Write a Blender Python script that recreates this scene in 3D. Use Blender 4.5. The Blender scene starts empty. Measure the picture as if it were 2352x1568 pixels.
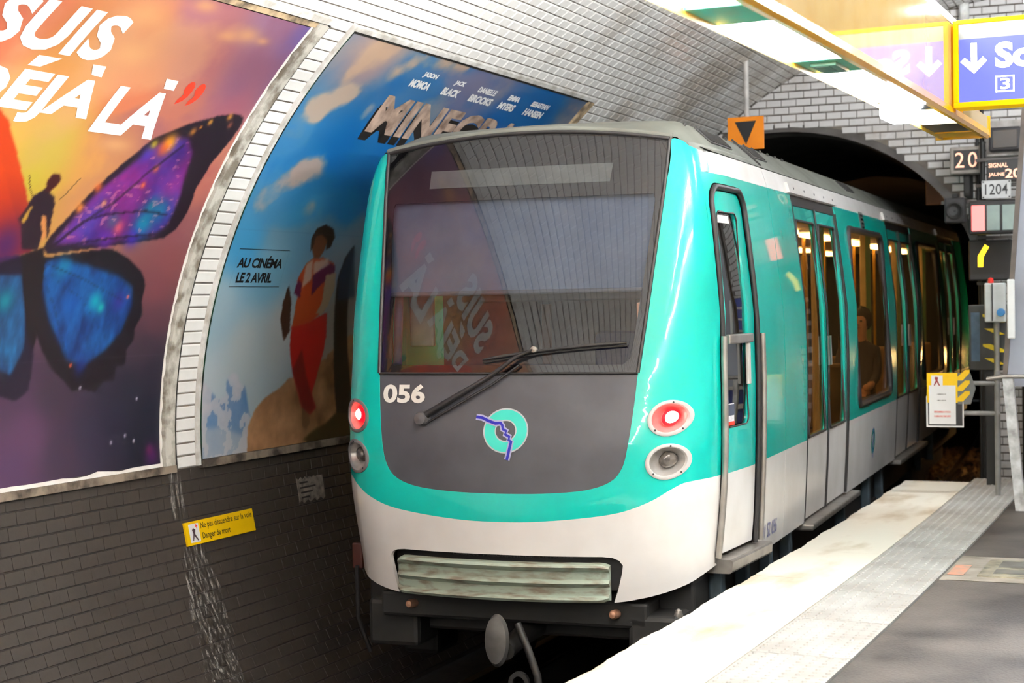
import bpy, bmesh, math, random
import numpy as np
from mathutils import Vector, Matrix

random.seed(7); np.random.seed(7)
scene = bpy.context.scene
col = scene.collection

# ------------------------------------------------------------------ camera
IW, IH = 2352.0, 1568.0
FPX, YAW, PIT, ROLL, CAMU, CAMH = 3724.57, 0.4653997, 0.0237783, 0.0182289, 2.765038, 1.612150
RAD = 197.8456          # the station bends gently to the left
fw = Vector((-math.sin(YAW) * math.cos(PIT), math.cos(YAW) * math.cos(PIT), -math.sin(PIT)))
rt = Vector((math.cos(YAW), math.sin(YAW), 0.0))
up = rt.cross(fw)
cr, sr = math.cos(ROLL), math.sin(ROLL)
rt, up = rt * cr - up * sr, rt * sr + up * cr
cam_data = bpy.data.cameras.new('camera')
cam_data.sensor_width = 36.0
cam_data.lens = FPX * 36.0 / IW
cam_data.clip_start, cam_data.clip_end = 0.05, 200
cam_data.dof.use_dof = True
cam_data.dof.focus_distance = 8.7
cam_data.dof.aperture_fstop = 3.2
cam = bpy.data.objects.new('camera', cam_data)
col.objects.link(cam)
cam.matrix_world = Matrix((
    (rt.x, up.x, -fw.x, CAMU), (rt.y, up.y, -fw.y, 0.0),
    (rt.z, up.z, -fw.z, CAMH), (0, 0, 0, 1)))
scene.camera = cam

# ------------------------------------------------------------------ world and exposure
world = bpy.data.worlds.new('world'); scene.world = world
world.use_nodes = True
world.node_tree.nodes['Background'].inputs[0].default_value = (0.9, 0.95, 1.0, 1)
world.node_tree.nodes['Background'].inputs[1].default_value = 0.02
scene.view_settings.view_transform = 'Standard'
scene.view_settings.look = 'None'
scene.view_settings.exposure = 0.7
scene.view_settings.gamma = 1.0
scene.view_settings.use_curve_mapping = False
scene.cycles.use_denoising = True
scene.cycles.adaptive_threshold = 0.025
scene.cycles.use_light_tree = False
scene.cycles.max_bounces = 6
scene.cycles.diffuse_bounces = 4
scene.cycles.glossy_bounces = 4
scene.cycles.transparent_max_bounces = 12
scene.cycles.sample_clamp_indirect = 6.0
LAMP = 31.0             # strength of the platform light reflectors
TUBE = 270.0            # strength of the up-light tubes on top of the gantry
BATTEN = 310.0          # tube battens near the stairs, and assumed ones out of view

# ------------------------------------------------------------------ small helpers
def S(r, g, b):
    def f(c):
        c /= 255.0
        return c / 12.92 if c <= 0.04045 else ((c + 0.055) / 1.055) ** 2.4
    return (f(r), f(g), f(b), 1.0)

_mats = {}
def mat(name, c, c2=None, rough=0.5, metal=0.0, scale=6.0, detail=4.0, amount=1.0, bump=0.0, bscale=40.0,
        coat=0.0, spec=0.5, lo=0.35, hi=0.7, stretch=(1, 1, 1), emit=0.0, emit_col=None):
    """principled material whose colour wanders between c and c2 with a noise in object space"""
    m = bpy.data.materials.new(name); m.use_nodes = True
    nt = m.node_tree; b = nt.nodes['Principled BSDF']
    b.inputs['Roughness'].default_value = rough
    b.inputs['Metallic'].default_value = metal
    b.inputs['Coat Weight'].default_value = coat
    b.inputs['Specular IOR Level'].default_value = spec
    tc = nt.nodes.new('ShaderNodeTexCoord')
    mp = nt.nodes.new('ShaderNodeMapping'); mp.inputs['Scale'].default_value = stretch
    nt.links.new(tc.outputs['Object'], mp.inputs['Vector'])
    n = nt.nodes.new('ShaderNodeTexNoise'); n.inputs['Scale'].default_value = scale; n.inputs['Detail'].default_value = detail
    nt.links.new(mp.outputs['Vector'], n.inputs['Vector'])
    r = nt.nodes.new('ShaderNodeMapRange')
    r.inputs['From Min'].default_value = lo; r.inputs['From Max'].default_value = hi
    r.inputs['To Max'].default_value = amount
    nt.links.new(n.outputs['Fac'], r.inputs['Value'])
    x = nt.nodes.new('ShaderNodeMix'); x.data_type = 'RGBA'
    x.inputs[6].default_value = c
    x.inputs[7].default_value = c2 if c2 else tuple(v * 0.86 for v in c[:3]) + (1,)
    nt.links.new(r.outputs['Result'], x.inputs[0])
    nt.links.new(x.outputs[2], b.inputs['Base Color'])
    if bump:
        n2 = nt.nodes.new('ShaderNodeTexNoise'); n2.inputs['Scale'].default_value = bscale; n2.inputs['Detail'].default_value = 3
        nt.links.new(mp.outputs['Vector'], n2.inputs['Vector'])
        bp = nt.nodes.new('ShaderNodeBump'); bp.inputs['Strength'].default_value = bump; bp.inputs['Distance'].default_value = 0.01
        nt.links.new(n2.outputs['Fac'], bp.inputs['Height'])
        nt.links.new(bp.outputs['Normal'], b.inputs['Normal'])
    if emit:
        b.inputs['Emission Color'].default_value = emit_col or c
        b.inputs['Emission Strength'].default_value = emit
    _mats[name] = m
    return m

def glass(name, tint, ior=1.5, rough=0.0, refl=1.0):
    """a pane: tinted see-through with a mirror layer by the Fresnel law"""
    m = bpy.data.materials.new(name); m.use_nodes = True
    nt = m.node_tree; nt.nodes.remove(nt.nodes['Principled BSDF'])
    out = nt.nodes['Material Output']
    tr = nt.nodes.new('ShaderNodeBsdfTransparent'); tr.inputs[0].default_value = tint
    gl = nt.nodes.new('ShaderNodeBsdfGlossy'); gl.inputs['Roughness'].default_value = rough
    gl.inputs['Color'].default_value = (refl, refl, refl, 1)
    fr = nt.nodes.new('ShaderNodeFresnel'); fr.inputs['IOR'].default_value = ior
    mx = nt.nodes.new('ShaderNodeMixShader')
    nt.links.new(fr.outputs[0], mx.inputs[0]); nt.links.new(tr.outputs[0], mx.inputs[1]); nt.links.new(gl.outputs[0], mx.inputs[2])
    nt.links.new(mx.outputs[0], out.inputs['Surface'])
    m.use_screen_refraction = False if hasattr(m, 'use_screen_refraction') else False
    return m

def emis(name, c, strength, base=1.0):
    b = tuple(v * base for v in c[:3]) + (1,)
    m = mat(name, b, b, rough=0.4, emit=strength, emit_col=c)
    if strength < 5: m.cycles.emission_sampling = 'NONE'      # too faint to be worth sampling as a lamp
    return m

def link(o, parent=None):
    col.objects.link(o)
    if parent is not None: o.parent = parent
    return o

def empty(name, loc=(0, 0, 0), rz=0.0):
    o = bpy.data.objects.new(name, None); o.empty_display_size = 0.2
    o.location = loc; o.rotation_euler = (0, 0, rz); col.objects.link(o)
    return o

def tag(o, label=None, cat=None, group=None, kind=None):
    if label: o['label'] = label
    if cat: o['category'] = cat
    if group: o['group'] = group
    if kind: o['kind'] = kind
    return o

def finish(me, m, smooth=None):
    if isinstance(m, (list, tuple)):
        for k in m: me.materials.append(k)
    elif m is not None:
        me.materials.append(m)
    if smooth:
        me.polygons.foreach_set('use_smooth', [True] * len(me.polygons))
        me.set_sharp_from_angle(angle=math.radians(smooth))
    me.update()
    return me

def mesh(name, vs, fs, m, parent=None, smooth=None):
    me = bpy.data.meshes.new(name); me.from_pydata([tuple(v) for v in vs], [], fs)
    finish(me, m, smooth)
    return link(bpy.data.objects.new(name, me), parent)

class MB:
    """collects simple solids in one mesh"""
    def __init__(s): s.v = []; s.f = []
    def add(s, vs, fs):
        k = len(s.v); s.v += [tuple(v) for v in vs]; s.f += [tuple(i + k for i in f) for f in fs]; return s
    def box(s, x0, x1, y0, y1, z0, z1, bev=0.0, fn=None):
        """box with chamfered edges"""
        if bev <= 0:
            vs = [(x, y, z) for x in (x0, x1) for y in (y0, y1) for z in (z0, z1)]
            fs = [(0, 1, 3, 2), (4, 6, 7, 5), (0, 4, 5, 1), (2, 3, 7, 6), (0, 2, 6, 4), (1, 5, 7, 3)]
        else:
            bm = bmesh.new(); bmesh.ops.create_cube(bm, size=1.0)
            for v in bm.verts:
                v.co = Vector(((x0 + x1) / 2 + v.co.x * (x1 - x0), (y0 + y1) / 2 + v.co.y * (y1 - y0), (z0 + z1) / 2 + v.co.z * (z1 - z0)))
            b = min(bev, 0.49 * min(abs(x1 - x0), abs(y1 - y0), abs(z1 - z0)))
            bmesh.ops.bevel(bm, geom=list(bm.edges), offset=b, segments=2, profile=0.5, affect='EDGES')
            bm.verts.index_update()
            vs = [tuple(v.co) for v in bm.verts]; fs = [tuple(v.index for v in f.verts) for f in bm.faces]; bm.free()
        if fn: vs = [fn(*v) for v in vs]
        return s.add(vs, fs)
    def tube(s, pts, r, n=10, cap=True, closed=False):
        pts = [Vector(p) for p in pts]; rs = r if isinstance(r, (list, tuple)) else [r] * len(pts)
        vs = []; fs = []; N = len(pts); prev = None
        for i, p in enumerate(pts):
            if closed: d = pts[(i + 1) % N] - pts[i - 1]
            else: d = pts[min(i + 1, N - 1)] - pts[max(i - 1, 0)]
            d.normalize()
            a = prev if prev is not None else (Vector((0, 0, 1)) if abs(d.z) < 0.9 else Vector((1, 0, 0)))
            e1 = (a - d * a.dot(d)); e1 = e1.normalized() if e1.length > 1e-6 else d.orthogonal().normalized()
            e2 = d.cross(e1); prev = e1
            for k in range(n):
                t = 2 * math.pi * k / n
                vs.append(p + (e1 * math.cos(t) + e2 * math.sin(t)) * rs[i])
        for i in range(N if closed else N - 1):
            j = (i + 1) % N
            for k in range(n):
                fs.append((i * n + k, i * n + (k + 1) % n, j * n + (k + 1) % n, j * n + k))
        if cap and not closed:
            fs.append(tuple(range(n - 1, -1, -1))); fs.append(tuple((N - 1) * n + k for k in range(n)))
        return s.add(vs, fs)
    def lathe(s, prof, o, axis, n=24, e1=None):
        """prof: list of (radius, height along axis)"""
        ax = Vector(axis).normalized(); a = Vector(e1) if e1 else (Vector((0, 0, 1)) if abs(ax.z) < 0.9 else Vector((1, 0, 0)))
        a = (a - ax * a.dot(ax)).normalized(); b = ax.cross(a); o = Vector(o); vs = []; fs = []
        for r, h in prof:
            for k in range(n):
                t = 2 * math.pi * k / n
                vs.append(o + ax * h + (a * math.cos(t) + b * math.sin(t)) * max(r, 1e-5))
        for i in range(len(prof) - 1):
            for k in range(n):
                fs.append((i * n + k, i * n + (k + 1) % n, (i + 1) * n + (k + 1) % n, (i + 1) * n + k))
        return s.add(vs, fs)
    def map(s, fn): s.v = [tuple(fn(*v)) for v in s.v]; return s
    def build(s, name, m, parent=None, smooth=None):
        return mesh(name, s.v, s.f, m, parent, smooth)

def sheet_bm(loops, step):
    bm = bmesh.new()
    for lp in loops:
        vs = [bm.verts.new((p[0], p[1], 0)) for p in lp]
        for i in range(len(vs)): bm.edges.new((vs[i], vs[(i + 1) % len(vs)]))
    bmesh.ops.triangle_fill(bm, use_beauty=True, use_dissolve=False, edges=list(bm.edges), normal=(0, 0, 1))
    return cut_bm(bm, step)

def cut_bm(bm, step):
    if step:
        su, sv = step if isinstance(step, (tuple, list)) else (step, step)
        for ax, st in ((0, su), (1, sv)):
            if not st: continue
            lo = min(v.co[ax] for v in bm.verts); hi = max(v.co[ax] for v in bm.verts)
            n = int((hi - lo) / st)
            for i in range(1, n + 1):
                c = [0, 0, 0]; c[ax] = lo + (hi - lo) * i / (n + 1); nn = [0, 0, 0]; nn[ax] = 1
                bmesh.ops.bisect_plane(bm, geom=list(bm.verts) + list(bm.edges) + list(bm.faces), plane_co=c, plane_no=nn, dist=1e-6)
    return bm

def map_bm(bm, fn, off, thick, name, m, parent, smooth):
    bm.verts.index_update()
    uv = [(v.co.x, v.co.y) for v in bm.verts]
    vs = [fn(a, b, off) for a, b in uv]
    fs = [tuple(v.index for v in f.verts) for f in bm.faces]
    # orientation
    ok = 0
    for f in list(bm.faces)[:40]:
        i, j, k = [v.index for v in f.verts][:3]
        nn = (Vector(vs[j]) - Vector(vs[i])).cross(Vector(vs[k]) - Vector(vs[i]))
        a, b = uv[i]
        ok += 1 if nn.dot(Vector(fn(a, b, off + 0.01)) - Vector(vs[i])) > 0 else -1
    if ok < 0: fs = [f[::-1] for f in fs]
    if thick:
        be = [e for e in bm.edges if len(e.link_faces) == 1]
        idx = {}
        for e in be:
            for v in e.verts:
                if v.index not in idx:
                    idx[v.index] = len(vs); vs.append(fn(*uv[v.index], off - thick))
        for e in be:
            lf = e.link_faces[0]; a, b = e.verts
            order = [v.index for v in lf.verts]
            i = order.index(a.index); j = order.index(b.index)
            if (i + 1) % len(order) != j: a, b = b, a
            q = (b.index, a.index, idx[a.index], idx[b.index])
            fs.append(q if ok >= 0 else q[::-1])
    bm.free()
    return mesh(name, vs, fs, m, parent, smooth)

def sheet(name, loops, fn, m, parent=None, off=0.0, thick=0.0, step=None, smooth=30):
    return map_bm(sheet_bm(loops, step), fn, off, thick, name, m, parent, smooth)

def rect(u0, v0, u1, v1, r=0.0, n=5):
    if r <= 0: return [(u0, v0), (u1, v0), (u1, v1), (u0, v1)]
    out = []
    for cx, cy, a0 in ((u1 - r, v0 + r, -90), (u1 - r, v1 - r, 0), (u0 + r, v1 - r, 90), (u0 + r, v0 + r, 180)):
        for k in range(n + 1):
            t = math.radians(a0 + 90.0 * k / n); out.append((cx + r * math.cos(t), cy + r * math.sin(t)))
    return out

def ell(cx, cy, rx, ry, n=32):
    return [(cx + rx * math.cos(2 * math.pi * k / n), cy + ry * math.sin(2 * math.pi * k / n)) for k in range(n)]

def text_bm(body, bold=0.0, shear=0.0, space=1.0):
    cu = bpy.data.curves.new('t', 'FONT'); cu.body = body; cu.size = 1.0; cu.offset = bold; cu.shear = shear
    cu.space_character = space; cu.dimensions = '2D'; cu.fill_mode = 'FRONT'; cu.resolution_u = 3; cu.align_x = 'LEFT'
    ob = bpy.data.objects.new('t', cu); col.objects.link(ob)
    dg = bpy.context.evaluated_depsgraph_get(); dg.update()
    me = bpy.data.meshes.new_from_object(ob.evaluated_get(dg))
    bm = bmesh.new(); bm.from_mesh(me)
    bpy.data.objects.remove(ob); bpy.data.curves.remove(cu); bpy.data.meshes.remove(me)
    return bm

def text_on(name, body, box, fn, m, parent=None, off=0.002, bold=0.0, shear=0.0, space=1.0, step=None, thick=0.0):
    """lettering fitted in box=(u0,v0,u1,v1) of a surface map fn(u,v,off)"""
    bm = text_bm(body, bold, shear, space)
    xs = [v.co.x for v in bm.verts]; ys = [v.co.y for v in bm.verts]
    x0, x1, y0, y1 = min(xs), max(xs), min(ys), max(ys)
    u0, v0, u1, v1 = box
    for v in bm.verts:
        v.co = Vector((u0 + (v.co.x - x0) / (x1 - x0) * (u1 - u0), v0 + (v.co.y - y0) / (y1 - y0) * (v1 - v0), 0))
    bmesh.ops.triangulate(bm, faces=list(bm.faces))
    cut_bm(bm, step)
    return map_bm(bm, fn, off, thick, name, m, parent, None)

def stroke(pts, w, closed=False):
    """2D ribbon polygon around a polyline"""
    L, Rr = [], []
    n = len(pts)
    for i, p in enumerate(pts):
        a = pts[max(i - 1, 0)]; b = pts[min(i + 1, n - 1)]
        dx, dy = b[0] - a[0], b[1] - a[1]; d = math.hypot(dx, dy) or 1
        nx, ny = -dy / d * w / 2, dx / d * w / 2
        L.append((p[0] + nx, p[1] + ny)); Rr.append((p[0] - nx, p[1] - ny))
    return L + Rr[::-1]

# ------------------------------------------------------------------ station coordinates
def ST(s, u, z=0.0):
    """s: along the platform edge from the camera, u: to the right of the edge, z: above the platform"""
    a = s / RAD
    return ((RAD + u) * math.cos(a) - RAD, (RAD + u) * math.sin(a), z)

EA, EB, EU, EZ = 4.70, 3.72, 1.30, 0.80      # elliptical vault
_th = np.linspace(-1.0, math.pi + 0.2, 6000)
_uu = EU - EA * np.cos(_th); _zz = EZ + EB * np.sin(_th)
_ll = np.concatenate([[0], np.cumsum(np.hypot(np.diff(_uu), np.diff(_zz)))])
_ll = _ll - np.interp(0.0, _zz[:2000], _ll[:2000])
_thl = _th
CROWN = float(np.interp(math.pi / 2, _th, _ll))
def vault(l, off=0.0):
    t = float(np.interp(l, _ll, _thl))
    nu, nz = EB * math.cos(t), -EA * math.sin(t); d = math.hypot(nu, nz)
    return EU - EA * math.cos(t) + off * nu / d, EZ + EB * math.sin(t) + off * nz / d
def WALL(s, l, off=0.0):
    """l: arc length up the vault from platform height, on the far side of the track"""
    u, z = vault(l, off)
    return ST(s, u, z)
def l_of_z(z):
    return float(np.interp(z, _zz[:2800], _ll[:2800]))

def project(P):
    d = Vector(P) - Vector((CAMU, 0, CAMH)); w = d.dot(fw)
    return IW / 2 + FPX * d.dot(rt) / w, IH / 2 - FPX * d.dot(up) / w
def on_surface(px, py, fn, a, b):
    """surface coordinates of a point read off the photograph"""
    for _ in range(40):
        x0, y0 = project(fn(a, b, 0)); e = 1e-3
        xa, ya = project(fn(a + e, b, 0)); xb, yb = project(fn(a, b + e, 0))
        j11, j21, j12, j22 = (xa - x0) / e, (ya - y0) / e, (xb - x0) / e, (yb - y0) / e
        det = j11 * j22 - j12 * j21
        if abs(det) < 1e-9: break
        rx, ry = px - x0, py - y0
        da, db = (rx * j22 - ry * j12) / det, (ry * j11 - rx * j21) / det
        m = max(abs(da), abs(db)); k = 0.4 / m if m > 0.4 else 1.0
        a += da * k; b += db * k
        if m < 1e-5: break
    return a, b
def W(px, py): return on_surface(px, py, WALL, 8.0, 1.5)

# ================================================================== the station shell
def tile_mat(name, c, c2, grime_shade, y0, y1, rough=0.22, bump=0.15, rust_shade=S(188, 168, 138), most=0.19):
    """glazed tile: slight tone from tile to tile, sooty, rusty stains of their own shape towards the tunnel end on white tile; painted shade on the dark"""
    m = bpy.data.materials.new(name); m.use_nodes = True
    nt = m.node_tree; b = nt.nodes['Principled BSDF']; L = nt.links.new
    b.inputs['Roughness'].default_value = rough
    g = nt.nodes.new('ShaderNodeNewGeometry')
    n1 = nt.nodes.new('ShaderNodeTexNoise'); n1.inputs['Scale'].default_value = 9; L(g.outputs['Position'], n1.inputs['Vector'])
    x1 = nt.nodes.new('ShaderNodeMix'); x1.data_type = 'RGBA'; x1.inputs[6].default_value = c; x1.inputs[7].default_value = c2
    L(n1.outputs['Fac'], x1.inputs[0])
    n2 = nt.nodes.new('ShaderNodeTexNoise'); n2.inputs['Scale'].default_value = 1.15; n2.inputs['Detail'].default_value = 7
    n2.inputs['Roughness'].default_value = 0.68
    L(g.outputs['Position'], n2.inputs['Vector'])
    sp = nt.nodes.new('ShaderNodeSeparateXYZ'); L(g.outputs['Position'], sp.inputs[0])
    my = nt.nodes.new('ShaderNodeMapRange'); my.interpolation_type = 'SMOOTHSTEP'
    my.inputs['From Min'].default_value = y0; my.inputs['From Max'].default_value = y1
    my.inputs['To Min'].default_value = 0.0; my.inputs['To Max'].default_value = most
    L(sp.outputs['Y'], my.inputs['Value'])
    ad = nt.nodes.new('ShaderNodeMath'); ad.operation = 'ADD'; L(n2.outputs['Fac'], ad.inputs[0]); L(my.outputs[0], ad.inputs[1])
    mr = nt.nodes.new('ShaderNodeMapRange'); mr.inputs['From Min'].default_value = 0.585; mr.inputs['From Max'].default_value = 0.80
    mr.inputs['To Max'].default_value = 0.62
    L(ad.outputs[0], mr.inputs['Value'])
    n3 = nt.nodes.new('ShaderNodeTexNoise'); n3.inputs['Scale'].default_value = 3.1; L(g.outputs['Position'], n3.inputs['Vector'])
    x3 = nt.nodes.new('ShaderNodeMix'); x3.data_type = 'RGBA'; x3.inputs[6].default_value = grime_shade; x3.inputs[7].default_value = rust_shade
    L(n3.outputs['Fac'], x3.inputs[0])
    x2 = nt.nodes.new('ShaderNodeMix'); x2.data_type = 'RGBA'
    L(mr.outputs[0], x2.inputs[0]); L(x1.outputs[2], x2.inputs[6]); L(x3.outputs[2], x2.inputs[7])
    L(x2.outputs[2], b.inputs['Base Color'])
    bp = nt.nodes.new('ShaderNodeBump'); bp.inputs['Strength'].default_value = bump; bp.inputs['Distance'].default_value = 0.01
    n4 = nt.nodes.new('ShaderNodeTexNoise'); n4.inputs['Scale'].default_value = 26; L(g.outputs['Position'], n4.inputs['Vector'])
    L(n4.outputs['Fac'], bp.inputs['Height']); L(bp.outputs[0], b.inputs['Normal'])
    return m

M_white_tile = tile_mat('white_glazed_tile', S(238, 238, 237), S(224, 224, 222), S(92, 84, 76), 10.5, 15.0)
M_end_tile = tile_mat('greyed_white_tile', S(222, 220, 219), S(205, 203, 202), S(120, 110, 100), 15.5, 19.0)
M_dark_tile = tile_mat('dark_painted_tile', S(51, 44, 39), S(41, 36, 32), S(23, 20, 18), 6.5, 10.0, rough=0.6, bump=0.25, rust_shade=S(40, 35, 31), most=0.14)  # colour darkens towards the train, painting in the shade beside it
M_grout = mat('sooty_grout', S(120, 112, 104), S(70, 64, 60), rough=0.9, scale=5)
M_grout_dark = mat('black_grout', S(42, 36, 33), S(28, 25, 23), rough=0.9)
M_vault_paint = mat('vault_white_paint', S(228, 228, 226), S(205, 203, 200), rough=0.4, scale=2)
M_concrete_dark = mat('tunnel_concrete', S(52, 48, 45), S(30, 28, 27), rough=0.9, scale=3, bump=0.4)

TL, TH = 0.1525, 0.0775
def tiles(root, fr, centers, m, raise_=0.009, bev=0.010, gap=0.006, gapx=0.003, prefer=None, name='tile', lengths=None):
    """fr(a,b,off)->point. The 300 tiles that show largest become parts, all others one joined part."""
    def corners(a, b, la, lb):
        x0, x1, y0, y1 = a - la / 2 + gapx / 2, a + la / 2 - gapx / 2, b - lb / 2 + gap / 2, b + lb / 2 - gap / 2
        v = [fr(x, y, 0.0) for x, y in ((x0, y0), (x1, y0), (x1, y1), (x0, y1))]
        v += [fr(x, y, raise_) for x, y in ((x0 + bev, y0 + bev * 0.7), (x1 - bev, y0 + bev * 0.7), (x1 - bev, y1 - bev * 0.7), (x0 + bev, y1 - bev * 0.7))]
        return v
    F = [(4, 5, 6, 7), (0, 1, 5, 4), (1, 2, 6, 5), (2, 3, 7, 6), (3, 0, 4, 7)]
    seen = []; rest = []
    for c in centers:
        P = Vector(fr(c[0], c[1], 0)); d = (P - Vector((CAMU, 0, CAMH))).dot(fw)
        ok = False
        if d > 1:
            x, y = project(P)
            ok = -5 < x < IW + 5 and -5 < y < IH + 5 and (prefer is None or prefer(x, y))
        (seen if ok else rest).append((d, c))
    seen.sort(key=lambda q: q[0])
    rest += seen[300:]; seen = seen[:300]
    bank = {}
    for d, c in seen:
        la, lb = c[2], c[3]
        P = Vector(fr(c[0], c[1], 0)); e = 1e-3
        ex = (Vector(fr(c[0] + e, c[1], 0)) - P).normalized(); ey = (Vector(fr(c[0], c[1] + e, 0)) - P).normalized()
        ez = ex.cross(ey).normalized()
        if (Vector(fr(c[0], c[1], 0.01)) - P).dot(ez) < 0: ez = -ez; flip = True
        else: flip = False
        ey2 = ey
        key = (round(la, 3), round(lb, 3), flip)
        if key not in bank:
            x0, y0 = la / 2 - gapx / 2, lb / 2 - gap / 2
            vs = [(-x0, -y0, 0), (x0, -y0, 0), (x0, y0, 0), (-x0, y0, 0)]
            x1, y1 = x0 - bev, y0 - bev * 0.7
            vs += [(-x1, -y1, raise_), (x1, -y1, raise_), (x1, y1, raise_), (-x1, y1, raise_)]
            me = bpy.data.meshes.new(name); me.from_pydata(vs, [], F if not flip else [f[::-1] for f in F]); finish(me, m); bank[key] = me
        o = bpy.data.objects.new(name, bank[key])
        j = random.uniform(-0.0012, 0.0012)
        P = P + ez * j
        o.matrix_world = Matrix(((ex.x, ey2.x, ez.x, P.x), (ex.y, ey2.y, ez.y, P.y), (ex.z, ey2.z, ez.z, P.z), (0, 0, 0, 1)))
        link(o, root)
    vs = []; fs = []
    for d, c in rest:
        k = len(vs); vs += corners(*c); fs += [tuple(i + k for i in f) for f in F]
    o = mesh('tile_field', vs, fs, m, root); o['kind'] = 'stuff'
    return o

# --- posters' outlines on the wall (s0, l0, s1, l1)
P1 = (3.86, 0.69, 7.93, 3.555)
P2 = (8.36, 0.675, 12.30, 3.60)
WALL_TOP = 0.635

# dark plinth wall on the far side of the track
L_BOT = l_of_z(-1.05)
def strip_grid(name, fn, a0, a1, na, b0, b1, nb, m, parent=None, off=0.0, smooth=40):
    vs = [fn(a0 + (a1 - a0) * i / na, b0 + (b1 - b0) * j / nb, off) for i in range(na + 1) for j in range(nb + 1)]
    fs = [(i * (nb + 1) + j, i * (nb + 1) + j + 1, (i + 1) * (nb + 1) + j + 1, (i + 1) * (nb + 1) + j) for i in range(na) for j in range(nb)]
    return mesh(name, vs, fs, m, parent, smooth)

S0, S_END = -14.0, 16.2
wall_left = strip_grid('wall_left', WALL, S0, S_END, 80, L_BOT, WALL_TOP, 14, M_grout_dark)
tag(wall_left, 'dark painted tile wall below the posters beside the track', kind='structure')
cs = []
nrow = int((WALL_TOP - L_BOT) / TH)
for r in range(nrow):
    b = WALL_TOP - (r + 0.5) * TH
    k0 = int(-6.0 / TL)
    for k in range(k0, int(S_END / TL)):
        a = (k + 0.5 + (0.5 if r % 2 else 0.0)) * TL
        if a + TL / 2 < S_END: cs.append((a, b, TL, TH))
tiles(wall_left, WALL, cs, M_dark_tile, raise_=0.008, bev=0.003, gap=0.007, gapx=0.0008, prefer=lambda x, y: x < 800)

# white tiled vault
ceiling = strip_grid('ceiling', WALL, S0, S_END, 80, WALL_TOP, CROWN * 2 - 1.4, 60, M_grout)
tag(ceiling, 'white tiled elliptical vault over track and platform', kind='structure')
cs = []
for r in range(int((CROWN + 3.0 - WALL_TOP) / TH)):
    b = WALL_TOP + (r + 0.5) * TH
    for k in range(int(-9.0 / TL), int(S_END / TL)):
        a = (k + 0.5 + (0.5 if r % 2 else 0.0)) * TL
        if a + TL / 2 > S_END - 0.01: continue
        if b < 3.68 and (P1[0] - 0.1 < a < 12.50): continue
        cs.append((a, b, TL, TH))
    if b < 3.68:
        cs.append((8.205, b, 0.205, TH))
        cs.append((12.455, b, 0.075, TH))
tiles(ceiling, WALL, cs, M_white_tile, prefer=lambda x, y: x < 1660 and not (870 < x < 1560 and y > 300))
strip_grid('vault_rear', WALL, S0, -9.0, 16, WALL_TOP, CROWN + 3.0, 40, M_vault_paint, ceiling, off=0.006)
strip_grid('vault_side', WALL, S0, S_END, 60, CROWN + 3.0, CROWN * 2 - 1.4, 20, M_vault_paint, ceiling, off=0.006)

# right-hand wall under the vault and the wall behind the camera
wl = CROWN * 2 - 1.4
wall_right = strip_grid('wall_right', WALL, S0, S_END, 60, wl, CROWN * 2 + 0.6, 10, M_vault_paint)
tag(wall_right, 'pale wall at the back of the platform', kind='structure')

def end_fn(s_at, sgn):
    def f(u, z, off=0.0): return ST(s_at - sgn * off, u, z)
    return f
AU, AW, AZ, AB = -1.55, 1.98, 1.60, 1.70      # tunnel mouth
def arch_z(u):
    q = (u - AU) / AW
    return AZ + AB * math.sqrt(max(0.0, 1 - q * q))
def vault_loop(n=40, zlow=-1.05):
    t0 = math.asin((zlow - EZ) / EB); t1 = math.pi - t0
    return [(EU - EA * math.cos(t0 + (t1 - t0) * i / n), EZ + EB * math.sin(t0 + (t1 - t0) * i / n)) for i in range(n + 1)]
arch = [(AU + AW, -1.05)] + [(AU + AW * math.cos(math.pi * i / 32), AZ + AB * math.sin(math.pi * i / 32)) for i in range(33)] + [(AU - AW, -1.05)]
E_FN = end_fn(S_END, 1)
vl = vault_loop()
arch = [(max(p[0], vl[0][0] + 0.12), p[1]) for p in arch]
wall_end = sheet('wall_end', [vl + arch], E_FN, M_grout, None, step=None, smooth=None)
tag(wall_end, 'white tiled end wall with the tunnel mouth', kind='structure')
cs = []
for r in range(64):
    b = -0.4 + (r + 0.5) * TH
    for k in range(-24, 40):
        a = (k + (0.5 if r % 2 else 0.0)) * TL
        if (abs(a - EU) / EA) ** 2 + ((b - EZ) / EB) ** 2 > 1.03 and b > EZ: continue
        q = max(abs(a - AU) - 0.072, 0) / AW
        if q < 1 and (b - 0.034 < AZ or b - 0.034 < AZ + AB * math.sqrt(1 - q * q)): continue
        if a > 2.4: continue
        cs.append((a, b, TL, TH))
tiles(wall_end, E_FN, cs, M_end_tile, prefer=lambda x, y: x > 1560 and y < 480, bev=0.008, gap=0.012, gapx=0.006)
# arch ring
vs = []; fs = []; N = 40
for i in range(N + 1):
    t = math.pi * i / N
    c, sn = math.cos(t), math.sin(t)
    for k, (e, o) in enumerate(((0.075, 0.0), (0.075, 0.006), (0.0, 0.012), (-0.01, -0.4))):
        vs.append(ST(S_END - o, AU + (AW + e) * c, AZ + (AB + e) * sn))
for i in range(N):
    for k in range(3): fs.append((i * 4 + k, i * 4 + k + 1, i * 4 + k + 5, i * 4 + k + 4))
mesh('arch_ring', vs, fs, mat('arch_stone', S(104, 100, 97), S(72, 68, 66), rough=0.85, scale=4), wall_end, 40)
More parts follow.
